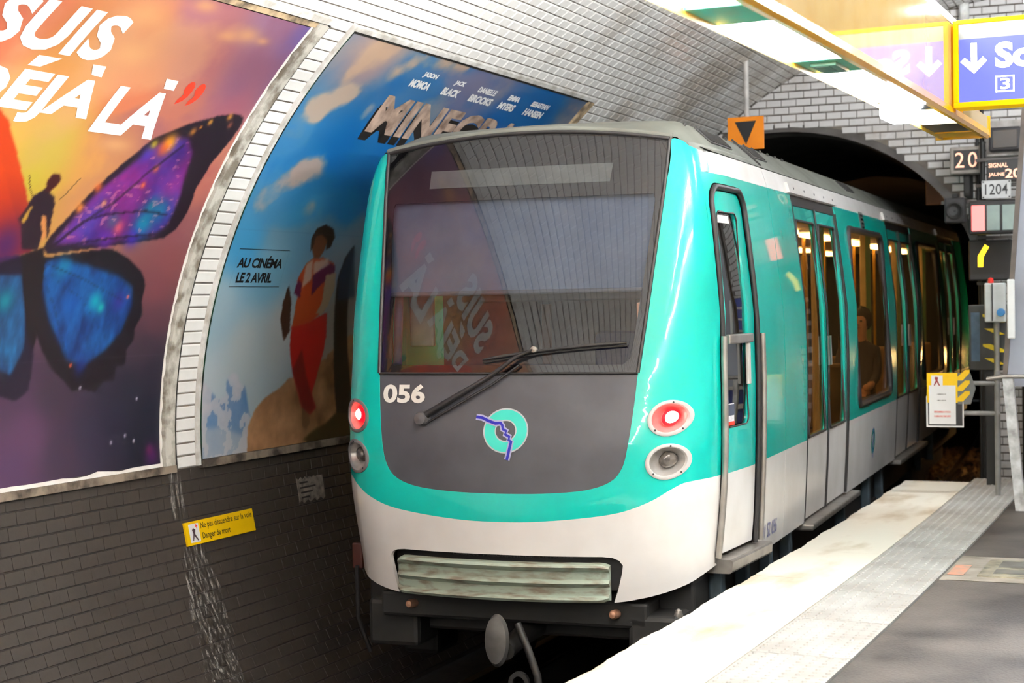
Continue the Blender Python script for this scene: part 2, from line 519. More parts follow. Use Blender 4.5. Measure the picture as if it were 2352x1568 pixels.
# tunnel barrel
vs = []; fs = []; NS = 24
prof = [(AU + AW * math.cos(math.pi * i / 24), AZ + AB * math.sin(math.pi * i / 24)) for i in range(25)]
prof = [(AU + AW, -1.05)] + prof + [(AU - AW, -1.05)]
for i in range(NS + 1):
    s = S_END - 0.0 + 26.0 * i / NS
    for p in prof: vs.append(ST(s, p[0], p[1]))
K = len(prof)
for i in range(NS):
    for k in range(K - 1): fs.append((i * K + k, (i + 1) * K + k, (i + 1) * K + k + 1, i * K + k + 1))
fs.append(tuple(NS * K + k for k in range(K)))
wall_tunnel = mesh('wall_tunnel', vs, fs, M_concrete_dark, None, 40)
tag(wall_tunnel, 'dark concrete tunnel lining beyond the platform end', kind='structure')
wall_back = sheet('wall_back', [vl], end_fn(S0, -1), M_vault_paint, None, smooth=None)
tag(wall_back, 'pale closing wall of the station', kind='structure')

# ------------------------------------------------------------------ platform
M_edge = mat('worn_white_edge', S(222, 216, 204), S(176, 156, 128), rough=0.7, scale=3, detail=10, lo=0.5, hi=0.72, bump=0.25, bscale=60, stretch=(1, 0.35, 1))
M_tact = mat('grey_tactile', S(168, 168, 165), S(142, 139, 134), rough=0.6, scale=3)
M_asph = mat('dark_asphalt', S(82, 76, 72), S(40, 35, 33), rough=0.5, scale=1.7, detail=14, lo=0.40, hi=0.60, bump=0.35, bscale=70)
M_slab = mat('platform_concrete', S(70, 65, 60), S(40, 37, 35), rough=0.9)
P_END = 14.12
U1, U2 = 0.533, 1.0
def FLOOR(s, u, off=0.0): return ST(s, u, off)
def edge_noise(s):
    return 0.007 * math.sin(s * 5.1) + 0.004 * math.sin(s * 13.7 + 1.0) + 0.0025 * math.sin(s * 41 + 2.0)
vs = []; fs = []; n = 120
for i in range(n + 1):
    s = S0 + (P_END - S0) * i / n
    for u, z in ((0.05, -1.05), (0.05, -0.16), (0.0, -0.15), (0.0, -0.012), (5.22, -0.012)):
        vs.append(ST(s, u, z))
for i in range(n):
    for k in range(4): fs.append((i * 5 + k, (i + 1) * 5 + k, (i + 1) * 5 + k + 1, i * 5 + k + 1))
fs.append(tuple(n * 5 + k for k in (0, 1, 2, 3, 4)) + ())
k = len(vs); vs.append(ST(P_END, 5.22, -1.05)); fs.append((n * 5, n * 5 + 4, k))
floor = mesh('floor', vs, fs, M_slab)
tag(floor, 'station platform with white edge and grey tactile strip', kind='structure')
# white nosing, in cast lengths
s = -6.0; i = 0
while s < P_END - 0.01:
    e = min(s + 1.0, P_END)
    lp = [(s + 0.002 + (e - s - 0.004) * k / 24, -0.012 + edge_noise(s + (e - s) * k / 24)) for k in range(25)]
    lp += [(e - 0.002, U1 - 0.002), (s + 0.002, U1 - 0.002)]
    sheet('edge_slab', [lp], FLOOR, M_edge, floor, off=0.006, thick=0.05, smooth=None); s = e
# tactile tiles with studs
def tactile_mesh(L):
    mb = MB(); wv = U2 - U1
    mb.box(-L / 2 + 0.002, L / 2 - 0.002, -wv / 2 + 0.002, wv / 2 - 0.002, -0.012, 0.004)
    na, nb = int(L / 0.0585), 8
    for i in range(na):
        for j in range(nb):
            cx = -L / 2 + (i + 0.5) * L / na; cy = -wv / 2 + (j + 0.5) * wv / nb
            v0 = [(cx + 0.0135 * math.cos(t * math.pi / 3), cy + 0.0135 * math.sin(t * math.pi / 3), 0.004) for t in range(6)]
            v1 = [(cx + 0.0085 * math.cos(t * math.pi / 3), cy + 0.0085 * math.sin(t * math.pi / 3), 0.0095) for t in range(6)]
            mb.add(v0 + v1, [(6, 7, 8, 9, 10, 11)] + [(t, (t + 1) % 6, 6 + (t + 1) % 6, 6 + t) for t in range(6)])
    me = bpy.data.meshes.new('tactile_tile'); me.from_pydata(mb.v, [], mb.f); finish(me, M_tact); return me
TME = tactile_mesh(0.82)
s = -2.0
while s + 0.41 < P_END:
    o = bpy.data.objects.new('tactile_tile', TME); P = ST(s + 0.41, (U1 + U2) / 2, 0.0)
    a = (s + 0.41) / RAD
    o.matrix_world = Matrix.Translation(P) @ Matrix.Rotation(a + math.pi / 2, 4, 'Z')
    link(o, floor); s += 0.822
# asphalt in bays
for (a, b) in ((-14.0, -4.0), (-4.0, 2.0), (2.0, 9.2), (10.1, P_END)):
    sheet('asphalt_bay', [rect(a + 0.004, U2 + 0.012, b - 0.004, 5.2)], FLOOR, M_asph, floor, off=0.003, thick=0.02, step=(0.8, None), smooth=None)
M_patch = mat('patched_screed', S(150, 142, 132), S(104, 96, 88), rough=0.7, scale=5, detail=8)
sheet('repair_patch', [rect(9.2, U2 + 0.012, 10.1, 5.2)], FLOOR, M_patch, floor, off=0.003, thick=0.02, smooth=None)
hatch = sheet('floor_hatch', [rect(9.36, 1.20, 9.96, 2.2)], FLOOR, mat('worn_brass_plate', S(196, 190, 168), S(120, 116, 104), rough=0.4, metal=0.5, scale=12), floor, off=0.011, thick=0.012, smooth=None)
for k, (a, b, c, d) in enumerate(((9.44, 1.28, 9.58, 1.5), (9.66, 1.28, 9.88, 1.5), (9.44, 1.6, 9.88, 2.1))):
    sheet('hatch_panel', [rect(a, b, c, d)], FLOOR, mat('grey_metal_plate%d' % k, S(150, 148, 140), S(96, 94, 90), rough=0.4, metal=0.6), hatch, off=0.016, thick=0.006, smooth=None)
sheet('orange_mark', [rect(9.38, 1.03, 9.74, 1.12)], FLOOR, mat('faded_orange_paint', S(190, 128, 104), S(150, 130, 116), rough=0.7, scale=20), floor, off=0.006, smooth=None)
sheet('white_bollard_line', [rect(9.2, 1.05, 9.23, 5.2)], FLOOR, M_patch, floor, off=0.006, smooth=None)

# ------------------------------------------------------------------ track
track_bed = strip_grid('track_bed', FLOOR, S0, 42.0, 60, -3.5, 0.12, 4, mat('oily_track_bed', S(38, 34, 31), S(20, 18, 17), rough=0.8, scale=6, bump=0.5), None, off=-1.06)
tag(track_bed, 'dark oily track bed between platform and wall', kind='structure')
TU = -1.36
M_rail = mat('worn_rail_steel', S(88, 78, 70), S(48, 42, 38), rough=0.35, metal=0.8)
for sg, lab in ((-1, 'steel running rail nearer the dark wall under the train'), (1, 'steel running rail nearer the platform under the train')):
    mb = MB(); prof = [(-0.06, -1.03), (0.06, -1.03), (0.06, -1.015), (0.012, -1.0), (0.012, -0.93), (0.034, -0.915), (0.034, -0.885), (-0.034, -0.885), (-0.034, -0.915), (-0.012, -0.93), (-0.012, -1.0), (-0.06, -1.015)]
    n = 60; vs = []; fs = []
    for i in range(n + 1):
        s = 3.0 + 37.0 * i / n
        for p in prof: vs.append(ST(s, TU + sg * 0.75 + p[0], p[1]))
    K = len(prof)
    for i in range(n):
        for k in range(K): fs.append((i * K + k, i * K + (k + 1) % K, (i + 1) * K + (k + 1) % K, (i + 1) * K + k))
    r = mesh('rail', vs, fs, M_rail); tag(r, lab, 'rail', 'running rails')
M_slp = mat('black_sleeper', S(46, 40, 36), S(26, 23, 21), rough=0.85)
sm = MB().box(-1.2, 1.2, -0.12, 0.12, -1.075, -1.03, 0.012)
sme = bpy.data.meshes.new('sleeper'); sme.from_pydata(sm.v, [], sm.f); finish(sme, M_slp)
for i, w_ in enumerate(('nearest', 'second', 'third', 'fourth', 'fifth')):
    s = 5.6 + 0.62 * i
    o = bpy.data.objects.new('sleeper', sme); o.location = ST(s, TU); o.rotation_euler = (0, 0, s / RAD); link(o)
    tag(o, 'dark wooden sleeper before the train, %s one to the viewer' % w_, 'sleeper', 'sleepers under the rails')
# ballast by the tunnel mouth
bv = []; bf = []
for i in range(3200):
    s = random.uniform(14.2, 28.0); u = random.uniform(-0.35, 0.34) if s < 19 else random.uniform(-1.6, 0.3); r = random.uniform(0.025, 0.06)
    base = Vector(ST(s, u, -1.04 + random.uniform(0, 0.10) + 0.30 * max(0.0, u + 0.15)))
    q = [base + Vector((random.uniform(-1, 1), random.uniform(-1, 1), random.uniform(-1, 1))).normalized() * r for _ in range(6)]
    k = len(bv); bv += q
    bf += [(k, k + 1, k + 2), (k, k + 2, k + 3), (k, k + 3, k + 4), (k + 5, k + 2, k + 1), (k + 5, k + 3, k + 2), (k + 5, k + 4, k + 3), (k, k + 4, k + 1), (k + 5, k + 1, k + 4)]
bal = mesh('ballast', bv, bf, mat('track_ballast', S(120, 98, 74), S(70, 58, 46), rough=0.9, scale=9))
tag(bal, 'stony ballast beside the train past the platform end', 'ballast', kind='stuff')

# ================================================================== posters
def fbm(A, B, scale, octaves=5, seed=0, ax=1.0):
    rng = np.random.RandomState(seed); out = np.zeros_like(A); amp = 1.0; tot = 0.0
    for o in range(octaves):
        G = rng.rand(64, 64)
        x = A * scale * ax; y = B * scale
        xi = np.floor(x).astype(int); yi = np.floor(y).astype(int); fx = x - xi; fy = y - yi
        fx = fx * fx * (3 - 2 * fx); fy = fy * fy * (3 - 2 * fy)
        g = lambda i, j: G[(yi + j) % 64, (xi + i) % 64]
        out += amp * ((g(0, 0) * (1 - fx) + g(1, 0) * fx) * (1 - fy) + (g(0, 1) * (1 - fx) + g(1, 1) * fx) * fy)
        tot += amp; amp *= 0.5; scale *= 2.03
    return out / tot

class Print:
    """a flat printed sheet: colours per vertex of a fine grid lying on the curved wall"""
    def __init__(s, box, step):
        s.s0, s.l0, s.s1, s.l1 = box
        s.na = int((s.s1 - s.s0) / step); s.nb = int((s.l1 - s.l0) / step)
        s.A, s.B = np.meshgrid(np.linspace(s.s0, s.s1, s.na + 1), np.linspace(s.l0, s.l1, s.nb + 1), indexing='ij')
        s.C = np.zeros(s.A.shape + (3,))
    def wash(s, ctrl, p=3.0):
        num = np.zeros_like(s.C); den = np.zeros_like(s.A)
        for x, y, r, g, b in ctrl:
            a, l = W(x, y); w = 1.0 / ((s.A - a) ** 2 + (s.B - l) ** 2 + 0.004) ** (p / 2)
            den += w
            for k, v in enumerate((r, g, b)): num[..., k] += w * v
        s.C = num / den[..., None]
        return s.C
    def inside(s, poly):
        m = np.zeros(s.A.shape, bool); n = len(poly)
        for i in range(n):
            (x0, y0), (x1, y1) = poly[i], poly[(i + 1) % n]
            if y0 == y1: continue
            c = ((y0 > s.B) != (y1 > s.B)) & (s.A < (x1 - x0) * (s.B - y0) / (y1 - y0) + x0)
            m ^= c
        return m.astype(float)
    def soft(s, m, k):
        for _ in range(k):
            m = m.copy()
            m[1:-1, 1:-1] = (m[1:-1, 1:-1] * 2 + m[:-2, 1:-1] + m[2:, 1:-1] + m[1:-1, :-2] + m[1:-1, 2:]) / 6
        return m
    def px(s, pts): return [W(x, y) for x, y in pts]
    def lay(s, mask, c):
        c = np.array(c, float); c = c if c.ndim == 3 else c[None, None, :]
        s.C = s.C * (1 - mask[..., None]) + c * mask[..., None]
    def poly(s, pts, c, soft=1, alpha=1.0): m = s.soft(s.inside(s.px(pts)), soft) * alpha; s.lay(m, c); return m
    def blob(s, x, y, r, c, alpha=1.0, sy=1.0):
        a, l = W(x, y); d2 = (s.A - a) ** 2 + ((s.B - l) / sy) ** 2; s.lay(np.exp(-d2 / (r * r)) * alpha, c)
    def build(s, name, parent, off=0.012, rough=0.45, ink=0.7):
        vs = np.array([WALL(float(s.s0), float(b), off) for b in s.B[0]])
        # curve along s: rotate the first column about the bend's centre
        ang = (s.A[:, 0] - s.s0) / RAD; c0 = np.array([-RAD, 0.0])
        P = np.zeros(s.A.shape + (3,))
        for i, t in enumerate(ang):
            d = vs[:, :2] - c0
            P[i, :, 0] = d[:, 0] * math.cos(t) - d[:, 1] * math.sin(t) + c0[0]
            P[i, :, 1] = d[:, 0] * math.sin(t) + d[:, 1] * math.cos(t)
            P[i, :, 2] = vs[:, 2]
        na, nb = s.na, s.nb; I = np.arange((na + 1) * (nb + 1)).reshape(na + 1, nb + 1)
        F = np.stack([I[:-1, :-1], I[1:, :-1], I[1:, 1:], I[:-1, 1:]], -1).reshape(-1, 4)
        me = bpy.data.meshes.new(name)
        me.vertices.add(P.size // 3); me.vertices.foreach_set('co', P.reshape(-1))
        me.loops.add(F.size); me.loops.foreach_set('vertex_index', F.reshape(-1).astype(np.int32))
        me.polygons.add(len(F)); me.polygons.foreach_set('loop_start', np.arange(0, F.size, 4, dtype=np.int32))
        me.update(calc_edges=True)
        at = me.color_attributes.new('ink', 'FLOAT_COLOR', 'POINT')
        c = np.clip(s.C, 0, 255) / 255.0
        lin = np.where(c <= 0.04045, c / 12.92, ((c + 0.055) / 1.055) ** 2.4) * ink
        rgba = np.concatenate([lin, np.ones(lin.shape[:2] + (1,))], -1)
        at.data.foreach_set('color', rgba.reshape(-1).astype(np.float32))
        m = bpy.data.materials.new(name + '_ink'); m.use_nodes = True; nt = m.node_tree; b = nt.nodes['Principled BSDF']
        a = nt.nodes.new('ShaderNodeVertexColor'); a.layer_name = 'ink'
        nt.links.new(a.outputs[0], b.inputs['Base Color']); b.inputs['Roughness'].default_value = rough
        me.polygons.foreach_set('use_smooth', [True] * len(me.polygons))
        finish(me, m)
        return link(bpy.data.objects.new(name, me), parent)

M_pw = mat('poster_white_ink', S(240, 240, 240), S(232, 232, 232), rough=0.5)
M_pr = mat('poster_red_ink', S(238, 62, 40), S(228, 56, 36), rough=0.5)
M_pk = mat('poster_black_ink', S(22, 24, 28), S(18, 18, 20), rough=0.5)
M_frame_old = mat('flaking_grey_frame', S(190, 188, 180), S(116, 109, 98), rough=0.8, scale=9, detail=9, lo=0.42, hi=0.62, bump=0.5, bscale=50)
M_frame_rot = mat('weathered_bottom_rail', S(128, 116, 102), S(56, 48, 42), rough=0.85, scale=7, detail=9, lo=0.4, hi=0.62, bump=0.5)
M_frame_white = mat('white_painted_rim', S(226, 226, 224), S(168, 164, 156), rough=0.6, scale=10)
M_frame_black = mat('black_groove', S(24, 23, 22), S(40, 36, 33), rough=0.8)
M_frame_green = mat('dark_green_rim', S(14, 58, 38), S(18, 30, 24), rough=0.5, scale=8, lo=0.4, hi=0.55)
M_frame_beige = mat('dirty_beige_rim', S(186, 164, 132), S(96, 84, 70), rough=0.8, scale=9, lo=0.4, hi=0.65)
M_paper = mat('bare_white_paper', S(236, 234, 230), S(214, 210, 204), rough=0.7)
def strip(name, s0, l0, s1, l1, m, parent, off, thick=None):
    return sheet(name, [rect(s0, l0, s1, l1)], WALL, m, parent, off=off, thick=thick or off, step=(0.7, 0.12), smooth=35)

# ---- poster with the butterfly
post1 = empty('advertising_poster', WALL((P1[0] + P1[2]) / 2, P1[1]))
tag(post1, 'sunset coloured wall poster with a giant butterfly and white slanted lettering', 'poster')
base1 = Matrix.Translation(post1.location).inverted()
def under(o, root, inv):
    o.parent = root; o.matrix_parent_inverse = inv; return o
pr = Print(P1, 0.0095)
pr.wash([(60, 20, 214, 120, 92), (0, 100, 224, 118, 84), (350, 60, 226, 150, 108), (450, 25, 196, 128, 140), (650, 30, 166, 124, 156), (715, 75, 118, 100, 172),
         (650, 200, 122, 90, 138), (550, 190, 158, 106, 132), (450, 140, 186, 112, 118), (300, 215, 222, 128, 92), (120, 180, 220, 152, 84), (20, 240, 214, 176, 84),
         (0, 320, 236, 196, 62), (100, 335, 214, 186, 84), (250, 335, 236, 166, 92), (200, 450, 232, 164, 92), (55, 420, 210, 190, 66), (30, 480, 236, 176, 64), (400, 255, 202, 122, 104),
         (480, 320, 232, 150, 112), (530, 245, 188, 108, 122), (455, 430, 192, 108, 102), (425, 520, 150, 88, 98), (392, 600, 142, 80, 86), (362, 660, 128, 72, 82), (350, 730, 98, 62, 76),
         (330, 800, 62, 48, 64), (300, 900, 40, 38, 56), (250, 960, 40, 36, 58), (200, 1000, 50, 42, 66), (330, 950, 30, 29, 48), (330, 1010, 26, 26, 44), (345, 850, 44, 38, 56), (60, 1000, 96, 62, 98), (20, 900, 78, 52, 82), (20, 1085, 88, 58, 96), (120, 900, 62, 46, 66), (140, 1040, 66, 48, 72)], 3.4)
n = fbm(pr.A, pr.B, 1.6, 6, 3, ax=0.8)
up_ = np.clip((pr.B - 1.9) / 0.9, 0, 1)
pr.lay(np.clip((n - 0.55) * 4.0, 0, 0.55) * up_, (238, 178, 132))
pr.lay(np.clip((0.46 - n) * 4.0, 0, 0.4) * up_, (150, 92, 122))
for x, y, r, sy in ((565, 78, 0.11, 0.45), (520, 80, 0.09, 0.4), (600, 92, 0.06, 0.4), (470, 10, 0.10, 0.4), (330, 30, 0.16, 0.5), (300, 120, 0.14, 0.5), (260, 330, 0.12, 0.3)):
    pr.blob(x, y, r, (244, 182, 126), 0.75, sy)
DK = (38, 20, 36)
# wings: left pair (partly out of the picture), then right pair
ru = [(96, 566), (112, 540), (150, 500), (205, 440), (280, 372), (350, 316), (430, 282), (500, 263), (540, 259), (556, 266), (552, 282), (530, 315), (505, 345), (480, 375), (466, 400), (450, 425), (438, 455), (424, 490), (400, 525), (372, 545), (300, 556), (200, 570), (104, 582)]
rl = [(84, 592), (200, 574), (252, 568), (292, 592), (322, 622), (331, 655), (322, 690), (324, 722), (306, 750), (302, 782), (286, 800), (285, 836), (262, 838), (259, 872), (236, 874), (214, 899), (186, 893), (160, 895), (142, 872), (112, 845), (92, 802), (80, 770), (70, 720), (60, 650)]
axis = W(72, 620)[0]
flip = lambda pts: [(2 * axis - a, b) for a, b in pr.px(pts)]
g0 = np.clip((pr.B - 1.9) / 0.5, 0, 1)[..., None]
pr.lay(pr.soft(pr.inside(flip(ru)), 1), np.array([120, 20, 44.]) * (1 - g0) + np.array([222, 70, 24.]) * g0)
pr.lay(pr.soft(pr.inside(flip(rl)), 1), (30, 18, 42))
lu = [(-30, 366), (0, 372), (18, 440), (38, 520), (52, 580), (0, 588), (-30, 590)]
g = np.clip((pr.B - 1.9) / 0.5, 0, 1)[..., None]
pr.poly(lu, np.array([150, 26, 40.]) * (1 - g) + np.array([232, 74, 22.]) * g)
pr.blob(10, 560, 0.14, (70, 28, 96), 0.9)
ll = [(-30, 602), (0, 600), (55, 588), (70, 650), (74, 750), (72, 830), (62, 895), (30, 922), (0, 910), (-30, 904)]
pr.poly(ll, (30, 18, 42))
m = pr.soft(pr.inside(pr.px([(-120, 640), (-20, 630), (48, 632), (54, 720), (52, 800), (20, 860), (-60, 820)])), 4)
v = fbm(pr.A, pr.B, 9, 4, 5, ax=2.5)
pr.lay(m, np.stack([24 + 20 * v, 40 + 90 * v, 84 + 110 * v], -1)); pr.blob(8, 690, 0.06, (16, 140, 160), 0.8)
ru = [(96, 566), (112, 540), (150, 500), (205, 440), (280, 372), (350, 316), (430, 282), (500, 263), (540, 259), (556, 266), (552, 282), (530, 315), (505, 345), (480, 375), (466, 400), (450, 425), (438, 455), (424, 490), (400, 525), (372, 545), (300, 556), (200, 570), (104, 582)]
M1 = pr.soft(pr.inside(pr.px(ru)), 1)
pr.lay(M1, DK)
inn = [(118, 556), (160, 505), (215, 445), (285, 385), (350, 335), (400, 312), (430, 318), (440, 350), (425, 390), (412, 440), (398, 480), (380, 515), (350, 538), (280, 548), (190, 560)]
m = pr.soft(pr.inside(pr.px(inn)), 7) * M1
v = fbm(pr.A, pr.B, 7, 5, 8, ax=0.7); w = fbm(pr.A, pr.B, 5, 4, 9)
base = np.stack([70 + 150 * np.clip(w - 0.3, 0, 1), 34 + 60 * np.clip(v - .4, 0, 1), 96 + 90 * v], -1)
pr.lay(m, base)
for x, y, r, c, a in ((330, 505, .10, (18, 120, 170), .95), (365, 480, .08, (24, 110, 160), .9), (318, 520, .05, (20, 150, 180), .8), (300, 545, .06, (70, 40, 190), .8), (240, 548, .07, (96, 36, 170), .8),
                      (268, 520, .04, (236, 96, 120), .9), (345, 470, .05, (20, 120, 150), .8), (300, 455, .06, (140, 50, 150), .8), (255, 505, .05, (60, 120, 140), .6),
                      (385, 327, .055, (255, 176, 30), 1), (350, 330, .03, (220, 200, 40), .9), (372, 340, .05, (236, 90, 50), .7), (335, 350, .05, (80, 60, 190), .7), (325, 423, .02, (255, 120, 70), .9),
                      (180, 475, .03, (255, 150, 60), .9), (222, 428, .03, (250, 120, 60), .8), (235, 465, .02, (240, 170, 60), .8), (355, 385, .025, (250, 130, 60), .7), (480, 278, .02, (240, 170, 60), .8), (525, 266, .022, (245, 170, 60), .8), (525, 285, .02, (220, 130, 90), .6), (440, 300, .025, (235, 150, 50), .7), (458, 290, .012, (235, 150, 50), .8)):
    pr.blob(x, y, r, c, a)
sp = fbm(pr.A, pr.B, 34, 3, 12, ax=0.6)
pr.lay(np.clip((sp - 0.66) * 6, 0, 0.5) * m, (236, 150, 170))
for vein in ([(104, 574), (200, 500), (260, 462), (330, 400), (420, 330)], [(104, 574), (190, 505), (240, 490), (330, 482), (380, 492)], [(104, 578), (200, 552), (300, 540), (360, 536)]):
    pr.poly([(x, y - 2.2) for x, y in vein] + [(x, y + 2.2) for x, y in vein[::-1]], (34, 14, 40), 1, 0.8)
rl = [(84, 592), (200, 574), (252, 568), (292, 592), (322, 622), (331, 655), (322, 690), (324, 722), (306, 750), (302, 782), (286, 800), (285, 836), (262, 838), (259, 872), (236, 874), (214, 899), (186, 893), (160, 895), (142, 872), (112, 845), (92, 802), (80, 770), (70, 720), (60, 650)]
M2 = pr.soft(pr.inside(pr.px(rl)), 1)
pr.lay(M2, (26, 16, 28))
inn = [(94, 602), (130, 592), (200, 608), (270, 632), (300, 660), (300, 700), (275, 760), (240, 800), (190, 838), (150, 825), (112, 745), (92, 660)]
m = pr.soft(pr.inside(pr.px(inn)), 6) * M2
v = fbm(pr.A, pr.B, 9, 5, 15, ax=2.0)
pr.lay(m, np.stack([8 + 20 * v, 22 + 92 * v, 84 + 112 * v], -1))
for x, y, r, c, a in ((215, 690, .05, (0, 170, 196), .9), (228, 705, .03, (20, 190, 190), .9), (140, 612, .06, (10, 130, 180), .8), (270, 690, .06, (60, 40, 150), .7), (290, 680, .012, (250, 110, 90), .9), (180, 840, .05, (20, 40, 120), .8), (158, 838, .012, (250, 110, 70), .9), (160, 700, .08, (16, 90, 190), .7)):
    pr.blob(x, y, r, c, a)
for vein in ([(88, 600), (140, 655), (180, 680), (230, 760)], [(86, 604), (120, 700), (150, 820)], [(90, 598), (190, 640), (280, 690)]):
    pr.poly([(x - 1.5, y - 2) for x, y in vein] + [(x + 1.5, y + 2) for x, y in vein[::-1]], (14, 22, 60), 1, 0.7)
pr.poly([(44, 584), (96, 566), (100, 600), (90, 680), (84, 760), (72, 800), (60, 770), (50, 660)], (28, 16, 24))
# standing figure seen against the sky, without detail
pr.poly([(103, 428), (112, 440), (121, 452), (122, 468), (114, 500), (109, 530), (104, 545), (101, 500), (94, 494), (90, 512), (95, 530), (88, 556), (84, 570), (46, 572), (44, 512), (38, 502), (60, 470), (72, 448), (90, 438)], (40, 20, 36))
pr.poly([(44, 506), (66, 472), (70, 474), (52, 512)], (206, 160, 62), 1)
pr.poly([(94, 494), (102, 494), (101, 540), (90, 556), (95, 530), (90, 512)], (226, 146, 84), 1)
pr.poly([(106, 412), (116, 398), (132, 396), (136, 408), (128, 424), (114, 434), (108, 440), (100, 436)], (66, 16, 22))
for a in ([(64, 398), (65, 430), (72, 450)], [(181, 407), (150, 440), (124, 462)]):
    pr.poly([(x - 1.2, y) for x, y in a] + [(x + 1.6, y) for x, y in a[::-1]], (96, 66, 34), 0, 0.9)
pr.blob(345, 1045, 0.06, (84, 24, 96), 0.9); pr.blob(338, 1032, 0.03, (120, 30, 90), 0.7)
for x, y in ((251, 1016), (283, 1000), (303, 1012), (180, 890), (310, 915)): pr.blob(x, y, 0.010, (220, 215, 235), 0.9)
pr.lay(np.clip(1 - np.abs(pr.B - 1.36) / 0.006, 0, 1) * 0.12, (200, 190, 200))
pic = under(pr.build('picture', None, ink=0.62), post1, base1)
for body, box, bold, mm, nm in (('SUIS', (5.58, 3.06, 6.50, 3.345), 0.042, M_pw, 'headline'), ('DEJA', (5.56, 2.668, 6.575, 2.955), 0.042, M_pw, 'headline'), ('LA', (6.63, 2.668, 7.165, 2.955), 0.042, M_pw, 'headline'), ('”', (7.20, 2.90, 7.385, 3.055), 0.02, M_pr, 'quotation_mark')):
    under(text_on(nm, body, box, WALL, mm, None, off=0.0145, bold=bold, shear=0.2, space=1.04, step=(None, 0.06)), post1, base1)
for pts in ([(59, 145), (86, 122), (139, 131), (88, 149)], [(210, 144), (240, 149), (229, 174), (206, 168)], [(379, 177), (406, 183), (395, 205), (372, 200)]):
    under(sheet('accent', [[W(x, y) for x, y in pts]], WALL, M_pw, None, off=0.0145, smooth=None), post1, base1)
fr = []
fr.append(strip('bottom_rail', P1[0], 0.622, 8.06, 0.668, M_frame_rot, None, 0.035))
wp = [(P1[0] + (P1[2] + 0.01 - P1[0]) * k / 40, 0.690 + 0.012 * math.sin(k * 1.7) * (0.5 + 0.5 * math.sin(k * .6))) for k in range(41)]
fr.append(sheet('paper_margin', [[(P1[0], 0.664), (P1[2] + 0.012, 0.664)] + wp[::-1]], WALL, M_paper, None, off=0.016, thick=0.004, step=(0.7, None), smooth=None))
ed = [(7.945 + 0.006 * math.sin(k * 2.3) + 0.004 * math.sin(k * 5.1), 0.67 + 2.9 * k / 70) for k in range(71)]
fr.append(sheet('paper_margin', [[(7.925, 0.67)] + ed + [(7.925, 3.57)]], WALL, M_paper, None, off=0.0155, thick=0.003, step=(None, 0.12), smooth=None))
fr.append(strip('side_rail', 7.955, 0.66, 8.055, 3.60, M_frame_old, None, 0.034))
fr.append(strip('groove', 8.055, 0.64, 8.10, 3.62, M_frame_black, None, 0.012))
fr.append(strip('top_rail', P1[0], 3.565, 8.05, 3.60, M_frame_beige, None, 0.02))
fr.append(strip('top_rim', P1[0], 3.612, 8.09, 3.655, M_frame_white, None, 0.03))
for o in fr: under(o, post1, base1)

# ---- film poster, half hidden by the train
post2 = empty('advertising_poster', WALL((P2[0] + P2[2]) / 2, P2[1]))
tag(post2, 'blue sky film poster with rocks, half hidden behind the train', 'poster')
base2 = Matrix.Translation(post2.location).inverted()
pr = Print(P2, 0.0095)
pr.wash([(500, 700, 160, 188, 204), (480, 900, 190, 204, 214), (560, 560, 66, 152, 206), (620, 470, 70, 140, 190), (650, 330, 64, 140, 200), (790, 330, 4, 108, 184), (860, 130, 180, 156, 160), (1000, 120, 70, 130, 186),
         (1080, 210, 120, 126, 166), (1150, 180, 108, 124, 170), (1250, 250, 4, 100, 172), (1330, 232, 84, 110, 150), (840, 400, 16, 112, 190), (800, 460, 30, 128, 198), (620, 620, 116, 174, 206), (560, 800, 188, 200, 206), (700, 480, 60, 150, 206),
         (760, 620, 130, 150, 170), (640, 760, 186, 192, 196), (780, 720, 150, 140, 132), (760, 800, 160, 150, 140), (900, 220, 70, 130, 190), (920, 330, 10, 110, 190), (470, 1000, 196, 206, 214), (1100, 320, 20, 100, 180)], 3.2)
n = fbm(pr.A, pr.B, 1.9, 6, 21, ax=0.7)
pr.lay(np.clip((n - 0.56) * 3.5, 0, 0.5) * np.clip((pr.B - 1.9) / .5, 0, 1), (206, 178, 158))
pr.lay(np.clip((0.44 - n) * 3.5, 0, 0.4) * np.clip((pr.B - 2.1) / .5, 0, 1), (10, 106, 186))
CL = (222, 190, 162)
cn = fbm(pr.A, pr.B, 4.5, 6, 77, ax=0.8)
def cloud(pts, c=CL, al=0.9, k=46):
    m = pr.soft(pr.inside(pr.px(pts)), k)
    pr.lay(np.clip(m * 1.35 + (cn - 0.5) * 4.0 * np.minimum(1, m * 5) - 0.18, 0, 1) * al, c)
cloud([(598, 480), (575, 470), (600, 432), (640, 400), (700, 372), (745, 358), (760, 372), (740, 395), (700, 410), (660, 440), (640, 455)], (200, 172, 158))
cloud([(660, 490), (700, 470), (720, 478), (690, 498)], (180, 176, 176), .7)
cloud([(700, 235), (760, 215), (800, 190), (832, 185), (825, 205), (790, 230), (745, 250), (735, 268), (710, 265), (690, 252)], (208, 186, 168), .95)
cloud([(785, 190), (830, 120), (850, 95), (880, 85), (925, 100), (915, 125), (875, 140), (830, 160)], (214, 182, 156), .9)
cloud([(885, 175), (905, 150), (940, 130), (985, 120), (1050, 135), (1080, 152), (1060, 165), (1020, 160), (960, 155), (920, 172)], (220, 186, 158), .9)
cloud([(815, 270), (835, 240), (868, 235), (850, 255), (830, 278)], (216, 190, 172), .85)
cloud([(1290, 250), (1320, 225), (1345, 230), (1330, 262)], (150, 140, 146), .7)
cloud([(950, 165), (1000, 150), (1100, 175), (1140, 200), (1090, 210), (1000, 190)], (134, 132, 164), .6)
